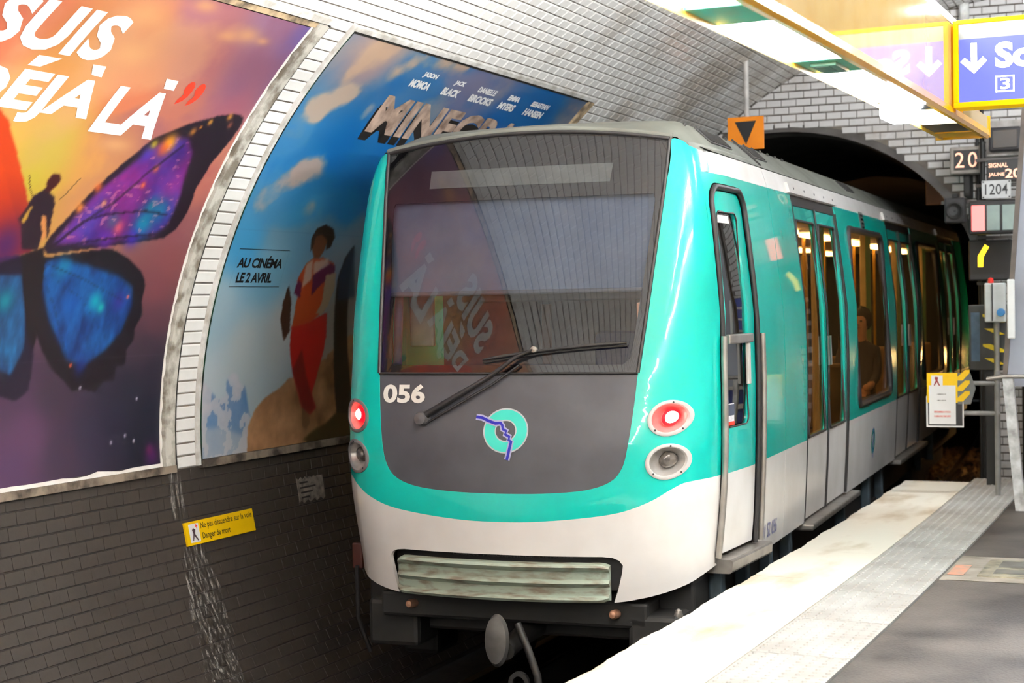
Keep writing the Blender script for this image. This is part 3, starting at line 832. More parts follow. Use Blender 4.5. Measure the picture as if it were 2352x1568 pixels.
# far blue crags
v = fbm(pr.A, pr.B, 8, 5, 31)
cr = np.where((v > 0.5)[..., None], np.array([226, 222, 222.]), np.array([74, 128, 186.]))
cr = cr * 0.45 + np.stack([90 + 130 * v, 130 + 80 * v, 176 + 44 * v], -1) * 0.55
pr.poly([(455, 872), (470, 880), (482, 900), (498, 916), (514, 912), (518, 870), (530, 856), (542, 858), (548, 880), (560, 888), (566, 930), (578, 990), (574, 1050), (455, 1062)], cr, 2)
pr.poly([(455, 990), (500, 980), (560, 1000), (572, 1045), (455, 1062)], (206, 208, 212), 9, .6)
v = fbm(pr.A, pr.B, 6, 6, 33)
rk = np.stack([92 + 130 * v, 60 + 108 * v, 34 + 88 * v], -1)
pr.poly([(564, 1050), (566, 980), (582, 940), (606, 912), (640, 890), (660, 868), (690, 862), (728, 830), (757, 818), (800, 822), (800, 1010)], rk, 1)
pr.poly([(690, 1012), (720, 985), (800, 942), (800, 1012)], (64, 52, 18), 3)
pr.poly([(720, 1004), (800, 962), (800, 1012)], (36, 24, 16), 3)
rock = [(9.9, 0.66), (9.9, 1.28), (10.2, 1.42), (10.6, 1.30), (11.0, 1.46), (11.5, 1.26), (12.4, 1.36), (12.4, 0.66)]
pr.lay(pr.soft(pr.inside(rock), 1), rk)
pr.lay(pr.soft(pr.inside([(9.6, 0.66), (10.4, 0.98), (11.2, 1.05), (12.4, 0.92), (12.4, 0.66)]), 2), (58, 46, 20))
# plain standing figure in a red suit
pr.poly([(666, 748), (706, 738), (748, 716), (746, 770), (738, 812), (722, 870), (712, 905), (722, 936), (706, 952), (690, 935), (680, 900), (668, 850), (662, 800)], (186, 30, 26), 1)
pr.poly([(668, 850), (690, 800), (700, 860), (712, 905), (722, 936), (706, 952), (690, 935), (680, 900)], (104, 20, 22), 3, .8)
pr.poly([(690, 935), (706, 950), (708, 970), (700, 985), (690, 978)], (120, 84, 54), 1)
pr.poly([(700, 604), (716, 592), (740, 590), (764, 604), (764, 640), (748, 680), (742, 712), (706, 740), (668, 750), (676, 700), (682, 670), (680, 640)], (188, 72, 32), 1)
pr.poly([(716, 632), (748, 600), (768, 610), (762, 632), (735, 650), (712, 678)], (92, 22, 66), 1)
pr.poly([(700, 606), (716, 594), (712, 640), (690, 660)], (214, 196, 184), 2, .8)
pr.poly([(718, 600), (750, 592), (754, 606), (716, 630)], (214, 196, 184), 2, .8)
pr.poly([(672, 672), (682, 640), (690, 650), (686, 684)], (92, 22, 66), 1)
pr.poly([(746, 628), (768, 626), (766, 660), (750, 700), (734, 722), (722, 718), (736, 694)], (170, 146, 120), 1)
pr.poly([(648, 690), (660, 652), (666, 690), (662, 760), (648, 782), (640, 730)], (62, 34, 22), 1)
pr.poly([(712, 560), (722, 534), (740, 532), (750, 548), (742, 572), (730, 592), (718, 592)], (112, 66, 42), 1)
pr.poly([(710, 576), (712, 545), (726, 522), (746, 514), (764, 524), (766, 544), (756, 566), (746, 572), (748, 550), (736, 536), (722, 542), (716, 566)], (44, 26, 18), 1)
pr.poly([(772, 640), (790, 590), (812, 560), (812, 950), (770, 946), (764, 800)], (26, 22, 26), 2)
pr.poly([(776, 630), (800, 574), (812, 570), (812, 680), (772, 690)], (24, 54, 84), 5, .8)
pr.lay(np.clip(1 - np.abs(pr.B - 2.16) / 0.005, 0, 1) * 0.2, (60, 110, 150))
under(pr.build('picture', None), post2, base2)
# date in a thin ruled box
T = lambda nm, body, box, mm, **k: under(text_on(nm, body, box, WALL, mm, None, off=k.pop('off', 0.0145), step=(None, 0.06), **k), post2, base2)
T('date_line', 'AU CINÉMA', (8.50, 1.905, 9.035, 1.990), M_pk, bold=0.035, space=0.92)
T('date_line', 'LE 2 AVRIL', (8.535, 1.805, 8.955, 1.875), M_pk, bold=0.035, space=0.92)
for bx in ((8.475, 2.030, 9.07, 2.034), (8.475, 1.776, 9.07, 1.780)):
    under(sheet('ruled_line', [rect(*bx)], WALL, M_pk, None, off=0.014, smooth=None), post2, base2)
for bx in ((8.475, 1.776, 8.477, 2.034), (9.068, 1.776, 9.07, 2.034)):
    under(sheet('ruled_line', [rect(*bx)], WALL, mat('thin_grey_ink%d' % len(_mats), S(90, 130, 150), rough=.5), None, off=0.0138, smooth=None), post2, base2)
# block capitals of the title: dark depth below, stone coloured face above
M_stone = mat('stone_letter_ink', S(196, 172, 156), S(120, 100, 88), rough=0.6, scale=9, detail=6)
M_stone_d = mat('stone_letter_depth', S(30, 24, 20), S(16, 13, 11), rough=0.6)
T('title_depth', 'MINECRAFT', (9.255, 2.875, 12.10, 3.13), M_stone_d, bold=0.05, off=0.0135)
T('title_depth', 'MINECRAFT', (9.265, 2.90, 12.08, 3.16), M_stone_d, bold=0.05, off=0.0138)
T('title', 'MINECRAFT', (9.28, 2.94, 12.06, 3.245), M_stone, bold=0.045, off=0.0145)
for (a, b, c, d), body in (((9.50, 3.425, 9.70, 3.475), 'JASON'), ((9.42, 3.335, 9.70, 3.40), 'MOMOA'), ((9.98, 3.425, 10.14, 3.475), 'JACK'), ((9.90, 3.335, 10.16, 3.40), 'BLACK'),
                           ((10.38, 3.425, 10.68, 3.475), 'DANIELLE'), ((10.34, 3.335, 10.72, 3.40), 'BROOKS'), ((10.92, 3.425, 11.12, 3.475), 'EMMA'), ((10.86, 3.335, 11.14, 3.40), 'MYERS'),
                           ((11.36, 3.425, 11.70, 3.475), 'SEBASTIAN'), ((11.34, 3.335, 11.70, 3.40), 'HANSEN')):
    T('credit_line', body, (a, b, c, d), M_pw, bold=0.05, space=0.95)
fr = [strip('bottom_rail', 8.335, 0.622, 12.40, 0.672, M_frame_rot, None, 0.035),
      strip('side_rim', 8.308, 0.64, 8.334, 3.66, M_frame_white, None, 0.026),
      strip('side_bead', 8.334, 0.66, 8.362, 3.63, M_frame_green, None, 0.018),
      strip('top_bead', 8.334, 3.600, 12.40, 3.622, M_frame_black, None, 0.018),
      strip('top_rim', 8.334, 3.622, 12.42, 3.655, M_frame_white, None, 0.030),
      strip('side_rail', 12.30, 0.66, 12.41, 3.61, M_frame_beige, None, 0.032)]
for o in fr: under(o, post2, base2)

# ------------------------------------------------------------------ things on the dark wall
M_yel = mat('yellow_enamel', S(246, 200, 8), S(238, 190, 6), rough=0.35)
ws = empty('warning_sign', WALL(8.46, 0.155)); wi = Matrix.Translation(ws.location).inverted()
tag(ws, 'small yellow enamel sign with black writing on the dark tiled wall', 'sign')
under(sheet('plate', [rect(8.085, 0.157, 8.845, 0.303)], WALL, M_yel, None, off=0.022, thick=0.014, step=(0.25, None), smooth=None), ws, wi)
under(text_on('writing', 'Ne pas descendre sur la voie', (8.245, 0.238, 8.825, 0.288), WALL, M_pk, None, off=0.0235, bold=0.01), ws, wi)
under(text_on('writing', 'Danger de mort', (8.25, 0.172, 8.56, 0.222), WALL, M_pk, None, off=0.0235, bold=0.01), ws, wi)
under(sheet('pictogram', [rect(8.12, 0.172, 8.225, 0.288)], WALL, M_pw, None, off=0.0232, smooth=None), ws, wi)
under(sheet('pictogram_figure', [[(8.165, 0.262), (8.185, 0.250), (8.175, 0.225), (8.205, 0.182), (8.195, 0.180), (8.165, 0.212), (8.150, 0.182), (8.142, 0.184), (8.158, 0.228), (8.150, 0.250)]], WALL, mat('pictogram_dark', S(70, 50, 60), rough=.5), None, off=0.0242, smooth=None), ws, wi)
under(sheet('pictogram_bolt', [[(8.195, 0.284), (8.215, 0.270), (8.200, 0.266), (8.205, 0.250), (8.190, 0.268)]], WALL, M_pr, None, off=0.0242, smooth=None), ws, wi)
wpq = empty('wall_plaque', WALL(9.63, 0.27)); wqi = Matrix.Translation(wpq.location).inverted()
tag(wpq, 'pale worn stencilled plate on the dark wall below the film poster', 'plaque')
edge = [(9.46 + 0.35 * k / 12, 0.270 + 0.012 * math.sin(k * 2.1)) for k in range(13)] + [(9.81 - 0.35 * k / 12, 0.430 + 0.008 * math.sin(k * 3.3)) for k in range(13)]
under(sheet('plate', [edge], WALL, mat('chalky_plate', S(138, 128, 118), S(84, 76, 70), rough=.9, scale=22, detail=7), None, off=0.013, thick=0.004, smooth=None), wpq, wqi)
for k in range(4):
    under(sheet('faded_mark', [rect(9.49, 0.292 + k * 0.034, 9.60 + 0.05 * (k % 3), 0.304 + k * 0.034)], WALL, M_grout_dark, None, off=0.0142, smooth=None), wpq, wqi)
# lime streaks running down the dark wall
def streak_mat():
    m = bpy.data.materials.new('lime_streak'); m.use_nodes = True; nt = m.node_tree; b = nt.nodes['Principled BSDF']
    b.inputs['Base Color'].default_value = S(196, 192, 186); b.inputs['Roughness'].default_value = 0.8
    g = nt.nodes.new('ShaderNodeNewGeometry'); mp = nt.nodes.new('ShaderNodeMapping'); mp.inputs['Scale'].default_value = (44, 44, 1.3)
    n = nt.nodes.new('ShaderNodeTexNoise'); n.inputs['Scale'].default_value = 1.0; n.inputs['Detail'].default_value = 8; n.inputs['Roughness'].default_value = 0.75
    r = nt.nodes.new('ShaderNodeMapRange'); r.inputs['From Min'].default_value = 0.5; r.inputs['From Max'].default_value = 0.72
    nt.links.new(g.outputs['Position'], mp.inputs[0]); nt.links.new(mp.outputs[0], n.inputs['Vector']); nt.links.new(n.outputs['Fac'], r.inputs['Value'])
    nt.links.new(r.outputs[0], b.inputs['Alpha'])
    return m
M_streak = streak_mat()
for pts in ([(380, 1085), (412, 1080), (420, 1160), (430, 1195), (400, 1198), (385, 1150)],
            [(440, 1248), (470, 1240), (478, 1300), (500, 1330), (520, 1420), (540, 1500), (560, 1568), (470, 1568), (455, 1440), (425, 1330)],
            [(418, 1258), (432, 1256), (450, 1420), (472, 1500), (462, 1500), (436, 1420)]):
    lp = [W(x, y) for x, y in pts]
    o = sheet('lime_streak', [lp], WALL, M_streak, wall_left, off=0.0115, step=(None, 0.1), smooth=None)

# ================================================================== the train
TG = 0.0994                                     # heading of the car
TN = Vector((math.cos(TG), math.sin(TG), 0)); TT = Vector((-math.sin(TG), math.cos(TG), 0))
ZB = 0.90                                       # rail head lies this far below the platform
train = empty('metro_train', TN * -0.6 + TT * 8.0 + Vector((0, 0, -ZB)), TG)
tag(train, 'turquoise and white metro train with a sloping dark windscreen', 'train')

class Tab:
    """smoothed table"""
    def __init__(s, pts, blur=0.0):
        x = np.array([p[0] for p in pts], float); y = np.array([p[1] for p in pts], float)
        s.x = np.linspace(x[0], x[-1], 800); s.y = np.interp(s.x, x, y)
        if blur:
            dx = s.x[1] - s.x[0]; n = max(1, int(blur / dx)); k = np.hanning(2 * n + 3)[1:-1]; k /= k.sum()
            pad = len(k) // 2
            a = np.concatenate([s.y[0] + (s.y[1] - s.y[0]) * np.arange(-pad, 0), s.y, s.y[-1] + (s.y[-1] - s.y[-2]) * np.arange(1, pad + 1)])
            s.y = np.convolve(a, k, 'valid')
    def __call__(s, v): return float(np.interp(v, s.x, s.y))
YA = Tab([(-.2, 8.17), (.1, 8.15), (.45, 8.175), (.8, 8.215), (1.22, 8.31), (2.55, 8.70), (2.8, 8.775)], .10)
HW = Tab([(-.4, 1.10), (0, 1.163), (.3, 1.182), (.65, 1.197), (1.1, 1.203), (1.55, 1.193), (1.93, 1.15), (2.28, 1.105), (2.36, 1.09), (2.49, 1.05), (2.56, 1.0), (2.8, .86)], .08)
KX = Tab([(-.3, .28), (.1, .25), (.5, .13), (.9, .08), (1.2, .055), (2.8, .055)], .1)
PQ = Tab([(0, 0), (.64, 0), (.72, .01), (.80, .045), (.875, .13), (.915, .235), (.942, .36), (.97, .60), (1.0, 1.05)], .03)
Q0 = Tab([(-.4, .64), (1.2, .64), (1.5, .69), (2.5, .85), (2.8, .85)], .1)
_q = np.linspace(0, 1, 600)
_pq = np.array([PQ(v) for v in _q]); _pq -= _pq[0]
_ref = np.stack([_q * 1.2, .08 * (_q * 1.2) ** 2 + _pq], 1)
_arc = np.concatenate([[0], np.cumsum(np.hypot(*np.diff(_ref, axis=0).T))])
PS = Tab([(-.4, 1), (1.2, 1), (2.1, .5), (2.8, .42)], .1)
def nose_y(x, z):
    q = min(abs(x) / HW(z), 1.0)
    return YA(z) + KX(z) * x * x + PS(z) * float(np.interp(.64 + (q - Q0(z)) / (1 - Q0(z)) * .36, _q, _pq))
def LOC(x, y, z): return (x, y - 8.0, z + ZB)
def NOSE(x, z, off=0.0):
    e = 1e-3; hw = HW(z)
    x = max(-hw * .9995, min(hw * .9995, x))
    y = nose_y(x, z)
    if off == 0: return LOC(x, y, z)
    xa, xb = max(-hw * .9995, x - e), min(hw * .9995, x + e)
    dydx = (nose_y(xb, z) - nose_y(xa, z)) / (xb - xa); dydz = (nose_y(x, z + e) - nose_y(x, z - e)) / (2 * e)
    n = Vector((dydx, -1.0, dydz)).normalized()
    return LOC(x + n.x * off, y + n.y * off, z + n.z * off)
def qa(a): return float(np.interp(abs(a), _arc, _q))
def NA(a, z, off=0.0):
    return NOSE(math.copysign(qa(a), a) * HW(z), z, off)
def A(x, z): return math.copysign(float(np.interp(min(abs(x) / HW(z), 1), _q, _arc)), x)
def side_x(y, z):
    hw = HW(z); d = KX(z) * (_q * hw) ** 2 + PS(z) * np.interp(.64 + (_q - Q0(z)) / (1 - Q0(z)) * .36, _q, _pq)
    return float(np.interp(y - YA(z), d, _q)) * hw
def AY(y, z): return A(side_x(y, z), z)
def SIDE(y, z, off=0.0): return LOC(side_x(y, z) + off, y, z)
def SIDEL(y, z, off=0.0): return LOC(-side_x(y, z) - off, y, z)

TW = Matrix.Translation(train.location) @ Matrix.Rotation(TG, 4, 'Z')
def train_w(p): return TW @ Vector(p)
def P2X(pts): return [on_surface(x, y, lambda a, b, o: train_w(NOSE(a, b, o)), 0.1, .9) for x, y in pts]

M_teal = mat('turquoise_paint', S(0, 187, 175), S(0, 179, 167), rough=0.22, scale=3, coat=0.6)
M_twhite = mat('train_white_paint', S(236, 234, 232), S(224, 220, 216), rough=0.25, scale=2.5, coat=0.4)
M_tgrey = mat('front_panel_grey', S(70, 71, 77), S(60, 60, 66), rough=0.38, scale=4, detail=8)
M_roof = mat('roof_grey_green', S(108, 111, 104), S(86, 87, 81), rough=0.6, scale=3, detail=6)
M_roofd = mat('roof_dark', S(66, 66, 66), S(48, 48, 48), rough=0.6)
M_rub = mat('black_rubber', S(30, 28, 30), S(22, 21, 22), rough=0.5)
M_alu = mat('brushed_aluminium', S(168, 164, 158), S(140, 134, 128), rough=0.35, metal=0.7, scale=8)
M_blk = mat('underframe_black', S(24, 22, 21), S(15, 14, 13), rough=0.6, scale=6)
M_blue_steel = mat('underframe_blue_grey', S(66, 82, 92), S(40, 46, 50), rough=0.6)
M_frit = mat('black_glass_border', S(24, 22, 27), S(20, 19, 23), rough=0.15)
M_ws = glass('windscreen_glass', (0.80, 0.82, 0.86, 1), ior=1.8, rough=0.0, refl=1.0)
M_pane = glass('passenger_pane', (0.76, 0.72, 0.64, 1), ior=1.55, rough=0.0)
M_cabpane = glass('cab_door_pane', (0.55, 0.58, 0.60, 1), ior=2.3, rough=0.0)
M_num = mat('number_white', S(240, 238, 232), S(226, 222, 214), rough=0.4)

# ---- outlines on the nose (x, z)
def bez(p, n=6):
    """Catmull-Rom through points"""
    out = []
    for i in range(len(p) - 1):
        p0 = p[max(i - 1, 0)]; p1 = p[i]; p2 = p[i + 1]; p3 = p[min(i + 2, len(p) - 1)]
        for k in range(n):
            t = k / n
            out.append(tuple(0.5 * (2 * p1[j] + (p2[j] - p0[j]) * t + (2 * p0[j] - 5 * p1[j] + 4 * p2[j] - p3[j]) * t * t + (3 * p1[j] - p0[j] - 3 * p2[j] + p3[j]) * t ** 3) for j in (0, 1)))
    out.append(tuple(p[-1])); return out
def zt(x): return 2.608 - 0.098 * x * x            # top edge of the windscreen
ws_side = [(.79, 1.214), (.815, 1.5), (.845, 1.9), (.872, 2.25), (.885, zt(.885))]
ws_top = [(.885 - 1.77 * k / 24, zt(.885 - 1.77 * k / 24)) for k in range(25)]
pan_side = bez([(.79, 1.206), (.772, 1.0), (.745, .80), (.715, .69), (.65, .615), (.51, .568), (.27, .546), (0, .541)], 5)
wb = bez([(0, .384), (.2, .388), (.48, .412), (.70, .446), (.86, .505), (.96, .565), (1.02, .598), (1.08, .606)], 4)
YD = 8.80                                           # where the flank with the cab door begins
def mir(l): return [(-x, z) for x, z in l]
def arcs(l): return [(A(x, z), z) for x, z in l]
HLR = P2X([(1536, 960), (1531, 1060)]); HRX, HRZ = .098, .090
def hl_loop(cx, cz, k=1.0, n=36): return [(cx + HRX * k * math.cos(2 * math.pi * i / n), cz + HRZ * k * math.sin(2 * math.pi * i / n) + 0.10 * HRX * k * math.cos(2 * math.pi * i / n)) for i in range(n)]

ztops = 2.345
outer = [(AY(YD, z), z) for z in np.linspace(.606, ztops, 12)]
cap = [(AY(8.98, 2.35), 2.35), (AY(8.985, 2.41), 2.41), (AY(8.97, 2.46), 2.46), (A(.985, 2.49), 2.495), (A(.955, 2.52), 2.522), (A(.915, 2.53), 2.538)]
right = arcs(wb) + outer + cap + arcs(ws_side[::-1]) + arcs(pan_side)
left = [(-a, z) for a, z in right]
teal = sheet('front_mask', [right, arcs(hl_loop(*HLR[0], 1.0)), arcs(hl_loop(*HLR[1], 1.0))], NA, M_teal, train, off=0, thick=0.02, step=0.05, smooth=50)
teal2 = sheet('front_mask', [left, [(-a, z) for a, z in arcs(hl_loop(*HLR[0]))], [(-a, z) for a, z in arcs(hl_loop(*HLR[1]))]], NA, M_teal, train, off=0, thick=0.02, step=0.05, smooth=50)
sk_b = bez([(.655, -.058), (.74, -.048), (.85, -.028), (.95, -.002), (1.02, .025), (1.07, .06), (1.10, .085)], 4)
op_r = [(0, .203), (.60, .200), (.655, .194), (.69, .178), (.708, .150), (.700, .10), (.68, .02), (.655, -.058)]
low = arcs(wb) + [(AY(YD, z), z) for z in np.linspace(.606, .10, 6)] + arcs(sk_b[::-1]) + arcs(op_r[::-1])[1:]
skirt = sheet('front_skirt', [low], NA, M_twhite, train, off=0, thick=0.025, step=0.05, smooth=50)
skirt2 = sheet('front_skirt', [[(-a, z) for a, z in low]], NA, M_twhite, train, off=0, thick=0.025, step=0.05, smooth=50)
panel = sheet('front_panel', [pan_side[::-1] + mir(pan_side[:-1])[0:] ] if False else [pan_side + mir(pan_side)[::-1][1:]], NOSE, M_tgrey, train, off=-0.004, thick=0.02, step=0.07, smooth=50)
# dark shadow gap round the panel
gap_in = [(x * .985, z + (.010 if z < 1.0 else 0)) for x, z in pan_side]
sheet('panel_seal', [pan_side + mir(pan_side)[::-1][1:]], NOSE, M_rub, train, off=-0.010, thick=0.01, step=0.1, smooth=50)
# windscreen
ws_loop = ws_side + ws_top[1:-1] + mir(ws_side[::-1])
screen = sheet('windscreen', [ws_loop], NOSE, M_ws, train, off=0.0, thick=0, step=0.045, smooth=60)
clear = rect(-.5, 0, .5, 1)
clr = [(.70, 1.262), (.745, 1.30), (.80, 1.9), (.822, 2.19), (.81, 2.225), (-.81, 2.225), (-.822, 2.19), (-.80, 1.9), (-.745, 1.30), (-.70, 1.262)]
def shrink(l, e): 
    cx = sum(p[0] for p in l) / len(l); cz = sum(p[1] for p in l) / len(l)
    return [(cx + (x - cx) * (1 - e), cz + (z - cz) * (1 - e)) for x, z in l]
frit = sheet('screen_border', [ws_loop, clr], NOSE, M_frit, screen, off=-0.012, thick=0.01, step=0.08, smooth=60)
sheet('display_strip', [P2X([(985, 433), (1400, 415), (1408, 372), (990, 393)])], NOSE, mat('unlit_display', S(150, 152, 148), S(130, 132, 130), rough=.4), screen, off=-0.009, step=0.1)
seal = MB()
seal.tube([NOSE(x, z, .002) for x, z in ws_side], .011, 8); seal.tube([NOSE(-x, z, .002) for x, z in ws_side], .011, 8)
seal.tube([NOSE(x, z + .004, .0) for x, z in ws_top], .013, 8); seal.tube([NOSE(.79 - 1.58 * k / 20, 1.211, .0) for k in range(21)], .008, 8)
seal.build('screen_seal', M_rub, screen, 60)
bld = sheet('sun_blind', [[(-.835, 1.70), (.835, 1.70), (.87, 2.25), (-.87, 2.25)]], NOSE, mat('blind_blue_grey', S(122, 137, 160), S(110, 124, 148), rough=.7), train, off=-.075, step=.08)
MB().tube([NOSE(-.83 + 1.66 * k / 12, 1.695, -.075) for k in range(13)], .014, 8).build('blind_bar', mat('blind_bar_grey', S(120, 124, 134), rough=.5), bld, 50)
# running number and roundel
(nx0, nz0), (nx1, nz1) = P2X([(879, 928), (978, 882)])
text_on('running_number', '056', (nx0, nz0 + .008, nx1, nz1), NOSE, M_num, train, off=0.0, bold=0.035, step=0.06)
rc = P2X([(1161, 989)])[0]
rd = sheet('roundel', [ell(*rc, .128, .118, 40), ell(*rc, .066, .062, 32)], NOSE, mat('roundel_aqua', S(64, 214, 200), S(54, 204, 190), rough=.3), train, off=-0.001, step=.06)
sheet('roundel_rim', [ell(*rc, .136, .126, 40), ell(*rc, .128, .118, 40)], NOSE, mat('roundel_pale', S(196, 200, 206), rough=.3), rd, off=-0.001, step=.06)
sheet('roundel_rim', [ell(*rc, .066, .062, 32), ell(*rc, .059, .055, 32)], NOSE, mat('roundel_pale_in', S(196, 200, 206), rough=.3), rd, off=-0.001, step=.06)
face = P2X([(1094, 957), (1108, 959), (1122, 966), (1138, 972), (1150, 971), (1154, 977), (1155, 985), (1163, 990), (1160, 997), (1170, 1003), (1168, 1010), (1174, 1014), (1170, 1030), (1167, 1044), (1164, 1056)])
sheet('roundel_profile', [stroke(face, .034)], NOSE, mat('roundel_lilac', S(176, 178, 216), rough=.3), rd, off=.0004, step=.06)
sheet('roundel_river', [stroke(face, .016)], NOSE, mat('roundel_blue', S(20, 24, 160), rough=.3), rd, off=.0012, step=.06)
# wiper
wp = P2X([(978, 958), (1048, 916), (1130, 868), (1190, 825), (1232, 807)])
arm = MB().tube([NOSE(x, z, .03 + .02 * k / 4) for k, (x, z) in enumerate(wp)], [.022, .018, .014, .011, .009], 8)
arm.tube([NOSE(x + .02, z - .035, .022) for x, z in wp[:4]], .007, 6)
wiper = arm.build('wiper_arm', M_rub, train, 50)
pv = NOSE(wp[0][0] - .012, wp[0][1] - .01, .02)
MB().lathe([(0.0, .045), (.034, .04), (.040, .02), (.044, -.02)], pv, (0, -1, 0.05), 16).build('wiper_pivot', mat('wiper_grey', S(86, 84, 86), S(60, 58, 60), rough=.4), wiper, 40)
(b0x, b0z), (b1x, b1z) = P2X([(1113, 829), (1442, 790)])
bl = [(b0x + (b1x - b0x) * k / 10, b0z + (b1z - b0z) * k / 10 + .012 * math.sin(math.pi * k / 10)) for k in range(11)]
bm_ = MB().tube([NOSE(x, z, .030) for x, z in bl], [.005] + [.010] * 9 + [.004], 8)
bm_.tube([NOSE(x, z - .012, .014) for x, z in bl], .006, 6)
bm_.build('wiper_blade', M_rub, wiper, 50)
MB().lathe([(0.0, .02), (.018, .015), (.018, -.01)], NOSE(wp[-1][0], wp[-1][1], .04), (0, -1, .2), 10).build('wiper_joint', M_alu, wiper, 40)

# headlamps: rim, dished bowl, lens
M_bowl_red = mat('lamp_bowl_red', S(236, 170, 166), S(214, 120, 118), rough=.25, metal=.3, scale=8)
M_bowl = mat('lamp_bowl_silver', S(206, 202, 198), S(150, 146, 142), rough=.25, metal=.5)
M_rim = mat('lamp_rim_grey', S(196, 194, 192), S(170, 168, 166), rough=.35)
M_rimd = mat('lamp_rim_dark', S(112, 110, 112), S(90, 88, 90), rough=.4)
def lamp(cx, cz, sg, lit):
    def L(k, ang, off, dx=0.0, dz=0.0):
        x = cx + HRX * k * math.cos(ang) + dx; z = cz + HRZ * k * math.sin(ang) + .10 * HRX * k * math.cos(ang) + dz
        p = NOSE(x, z, off); return (p[0] * sg, p[1], p[2])
    n = 36
    def rings(spec):
        vs = []; fs = []
        for k, off, dx, dz in spec:
            for i in range(n): vs.append(L(k, 2 * math.pi * i / n, off, dx, dz))
        for r in range(len(spec) - 1):
            for i in range(n):
                q = (r * n + i, r * n + (i + 1) % n, (r + 1) * n + (i + 1) % n, (r + 1) * n + i); fs.append(q if sg > 0 else q[::-1])
        return vs, fs
    rim = mesh('lamp_rim', *rings([(1.10, -.005, 0, 0), (1.09, .008, 0, 0), (1.0, .012, 0, 0), (.90, .010, 0, 0), (.86, -.002, 0, 0)]), M_rim if sg > 0 else M_rimd, train, 50)
    bx, bz = .022, .006
    mesh('lamp_bowl', *rings([(.88, .002, 0, 0), (.78, -.02, .004, 0), (.62, -.045, .012, .003), (.48, -.06, bx, bz), (.0, -.065, bx, bz)]), M_bowl_red if lit else M_bowl, rim, 60)
    if lit:
        mesh('lamp_ring', *rings([(.50, -.058, bx, bz), (.47, -.030, bx, bz), (.36, -.024, bx, bz)]), mat('lamp_red_%d' % sg, S(220, 10, 24), rough=.3, emit=1.6, emit_col=S(255, 10, 26)), rim, 50)
        mesh('lamp_lens', *rings([(.36, -.026, bx, bz), (.26, -.016, bx, bz), (0.0, -.012, bx, bz)]), emis('lamp_glow_%d' % sg, (1.0, .32, .26, 1), 9.0), rim, 60)
    else:
        mesh('lamp_lens', *rings([(.50, -.056, bx, bz), (.46, -.03, bx, bz), (.30, -.018, bx, bz), (0.0, -.014, bx, bz)]), mat('lamp_off_%d' % sg, S(120, 114, 108), S(60, 56, 54), rough=.12, metal=.4, scale=30), rim, 60)
    for ang in (1.4, 3.9, 5.4):
        p = L(.95, ang, .012); MB().lathe([(0, .003), (.0055, .002), (.006, -.003)], p, (sg * .6, -.8, 0), 8).build('rim_screw', M_rub, rim)
for (cx, cz), lit in zip(HLR, (True, False)):
    lamp(cx, cz, 1, lit); lamp(cx, cz, -1, lit)

# pneumatic buffer beam in its recess
rec = MB(); rec.box(-.72, .72, 8.38, 8.6, -.12, .24, .02, LOC)
rec.build('buffer_recess', M_frit, train)
rf = lambda a, b, o: LOC(a, nose_y(a, .1) + .075 - o, b)
sheet('recess_face', [rect(-.70, .0, .70, .215)], rf, M_rub, train, off=0, step=(.1, None))
text_on('recess_lettering', 'LIAISON  PNEUMATIQUE  DETRESSE', (-.30, .176, .42, .194), rf, mat('embossed_grey', S(70, 68, 68), rough=.6), train, off=.003, bold=.01, thick=.003, step=(.1, None))
pf = [(-.058, .000), (-.050, .058), (-.034, .072), (-.022, .060), (-.014, .042), (.030, .040), (.044, .056), (.056, .072), (.068, .060), (.076, .042), (.118, .042), (.130, .062), (.146, .074), (.160, .060), (.166, .010)]
vs = []; fs = []; NX = 40; K = len(pf)
for i in range(NX + 1):
    x = -.645 + 1.285 * i / NX; e = min(1.0, (0.645 - abs(x)) / .06 + .03); e = math.sqrt(max(0, 1 - (1 - min(e, 1)) ** 2))
    y = nose_y(x * .93, .05)
    for z, o in pf:
        zz = .054 + (z - .054) * (.78 + .22 * e)
        vs.append(LOC(x, y - (o - .02) * (.35 + .65 * e) + .012, zz))
for i in range(NX):
    for k in range(K - 1): fs.append((i * K + k, (i + 1) * K + k, (i + 1) * K + k + 1, i * K + k + 1))
fs.append(tuple(range(K))); fs.append(tuple(NX * K + k for k in range(K))[::-1])
mesh('buffer_beam', vs, fs, mat('verdigris_buffer', S(146, 158, 144), S(108, 98, 84), rough=.55, scale=7, detail=8, lo=.45, hi=.68, stretch=(1, 4, 4)), train, 35)

# ---- roof
_rp = [(0, 2.708), (.6, 2.702), (.79, 2.692), (.86, 2.66), (.97, 2.56), (1.06, 2.475)]
ROOF = Tab([(-x, z) for x, z in _rp[:0:-1]] + _rp, .03)
vs = []; fs = []; NXR = 48; ys = [0, .1, .2, .3, .4, .5, .7, 1.4, 2, 4, 8, 14.7]
for j, d in enumerate(ys):
    for i in range(NXR + 1):
        x = -1.055 + 2.11 * i / NXR
        xc = max(-.93, min(.93, x)); y0 = nose_y(xc, zt(min(abs(xc), .885))) + .0 + max(0, abs(x) - .93) * 2.4
        ztop = ROOF(x)
        f = min(1, d / .6); f = f * (2 - f)
        z0 = min(zt(xc) + .018, ztop) if abs(x) < .95 else min(ztop, 2.50)
        vs.append(LOC(x, y0 + d * ((23.2 - y0) / 14.7), z0 + (ztop - z0) * f))
for j in range(len(ys) - 1):
    for i in range(NXR):
        k = j * (NXR + 1) + i; fs.append((k, k + 1, k + NXR + 2, k + NXR + 1))
roof = mesh('roof', vs, fs, M_roof, train, 50)
for FN_ in (SIDE, SIDEL): sheet('roof_gutter', [rect(8.82, 2.42, 10.4, 2.52)], FN_, M_roof, roof, off=-.012, step=(.08, None))
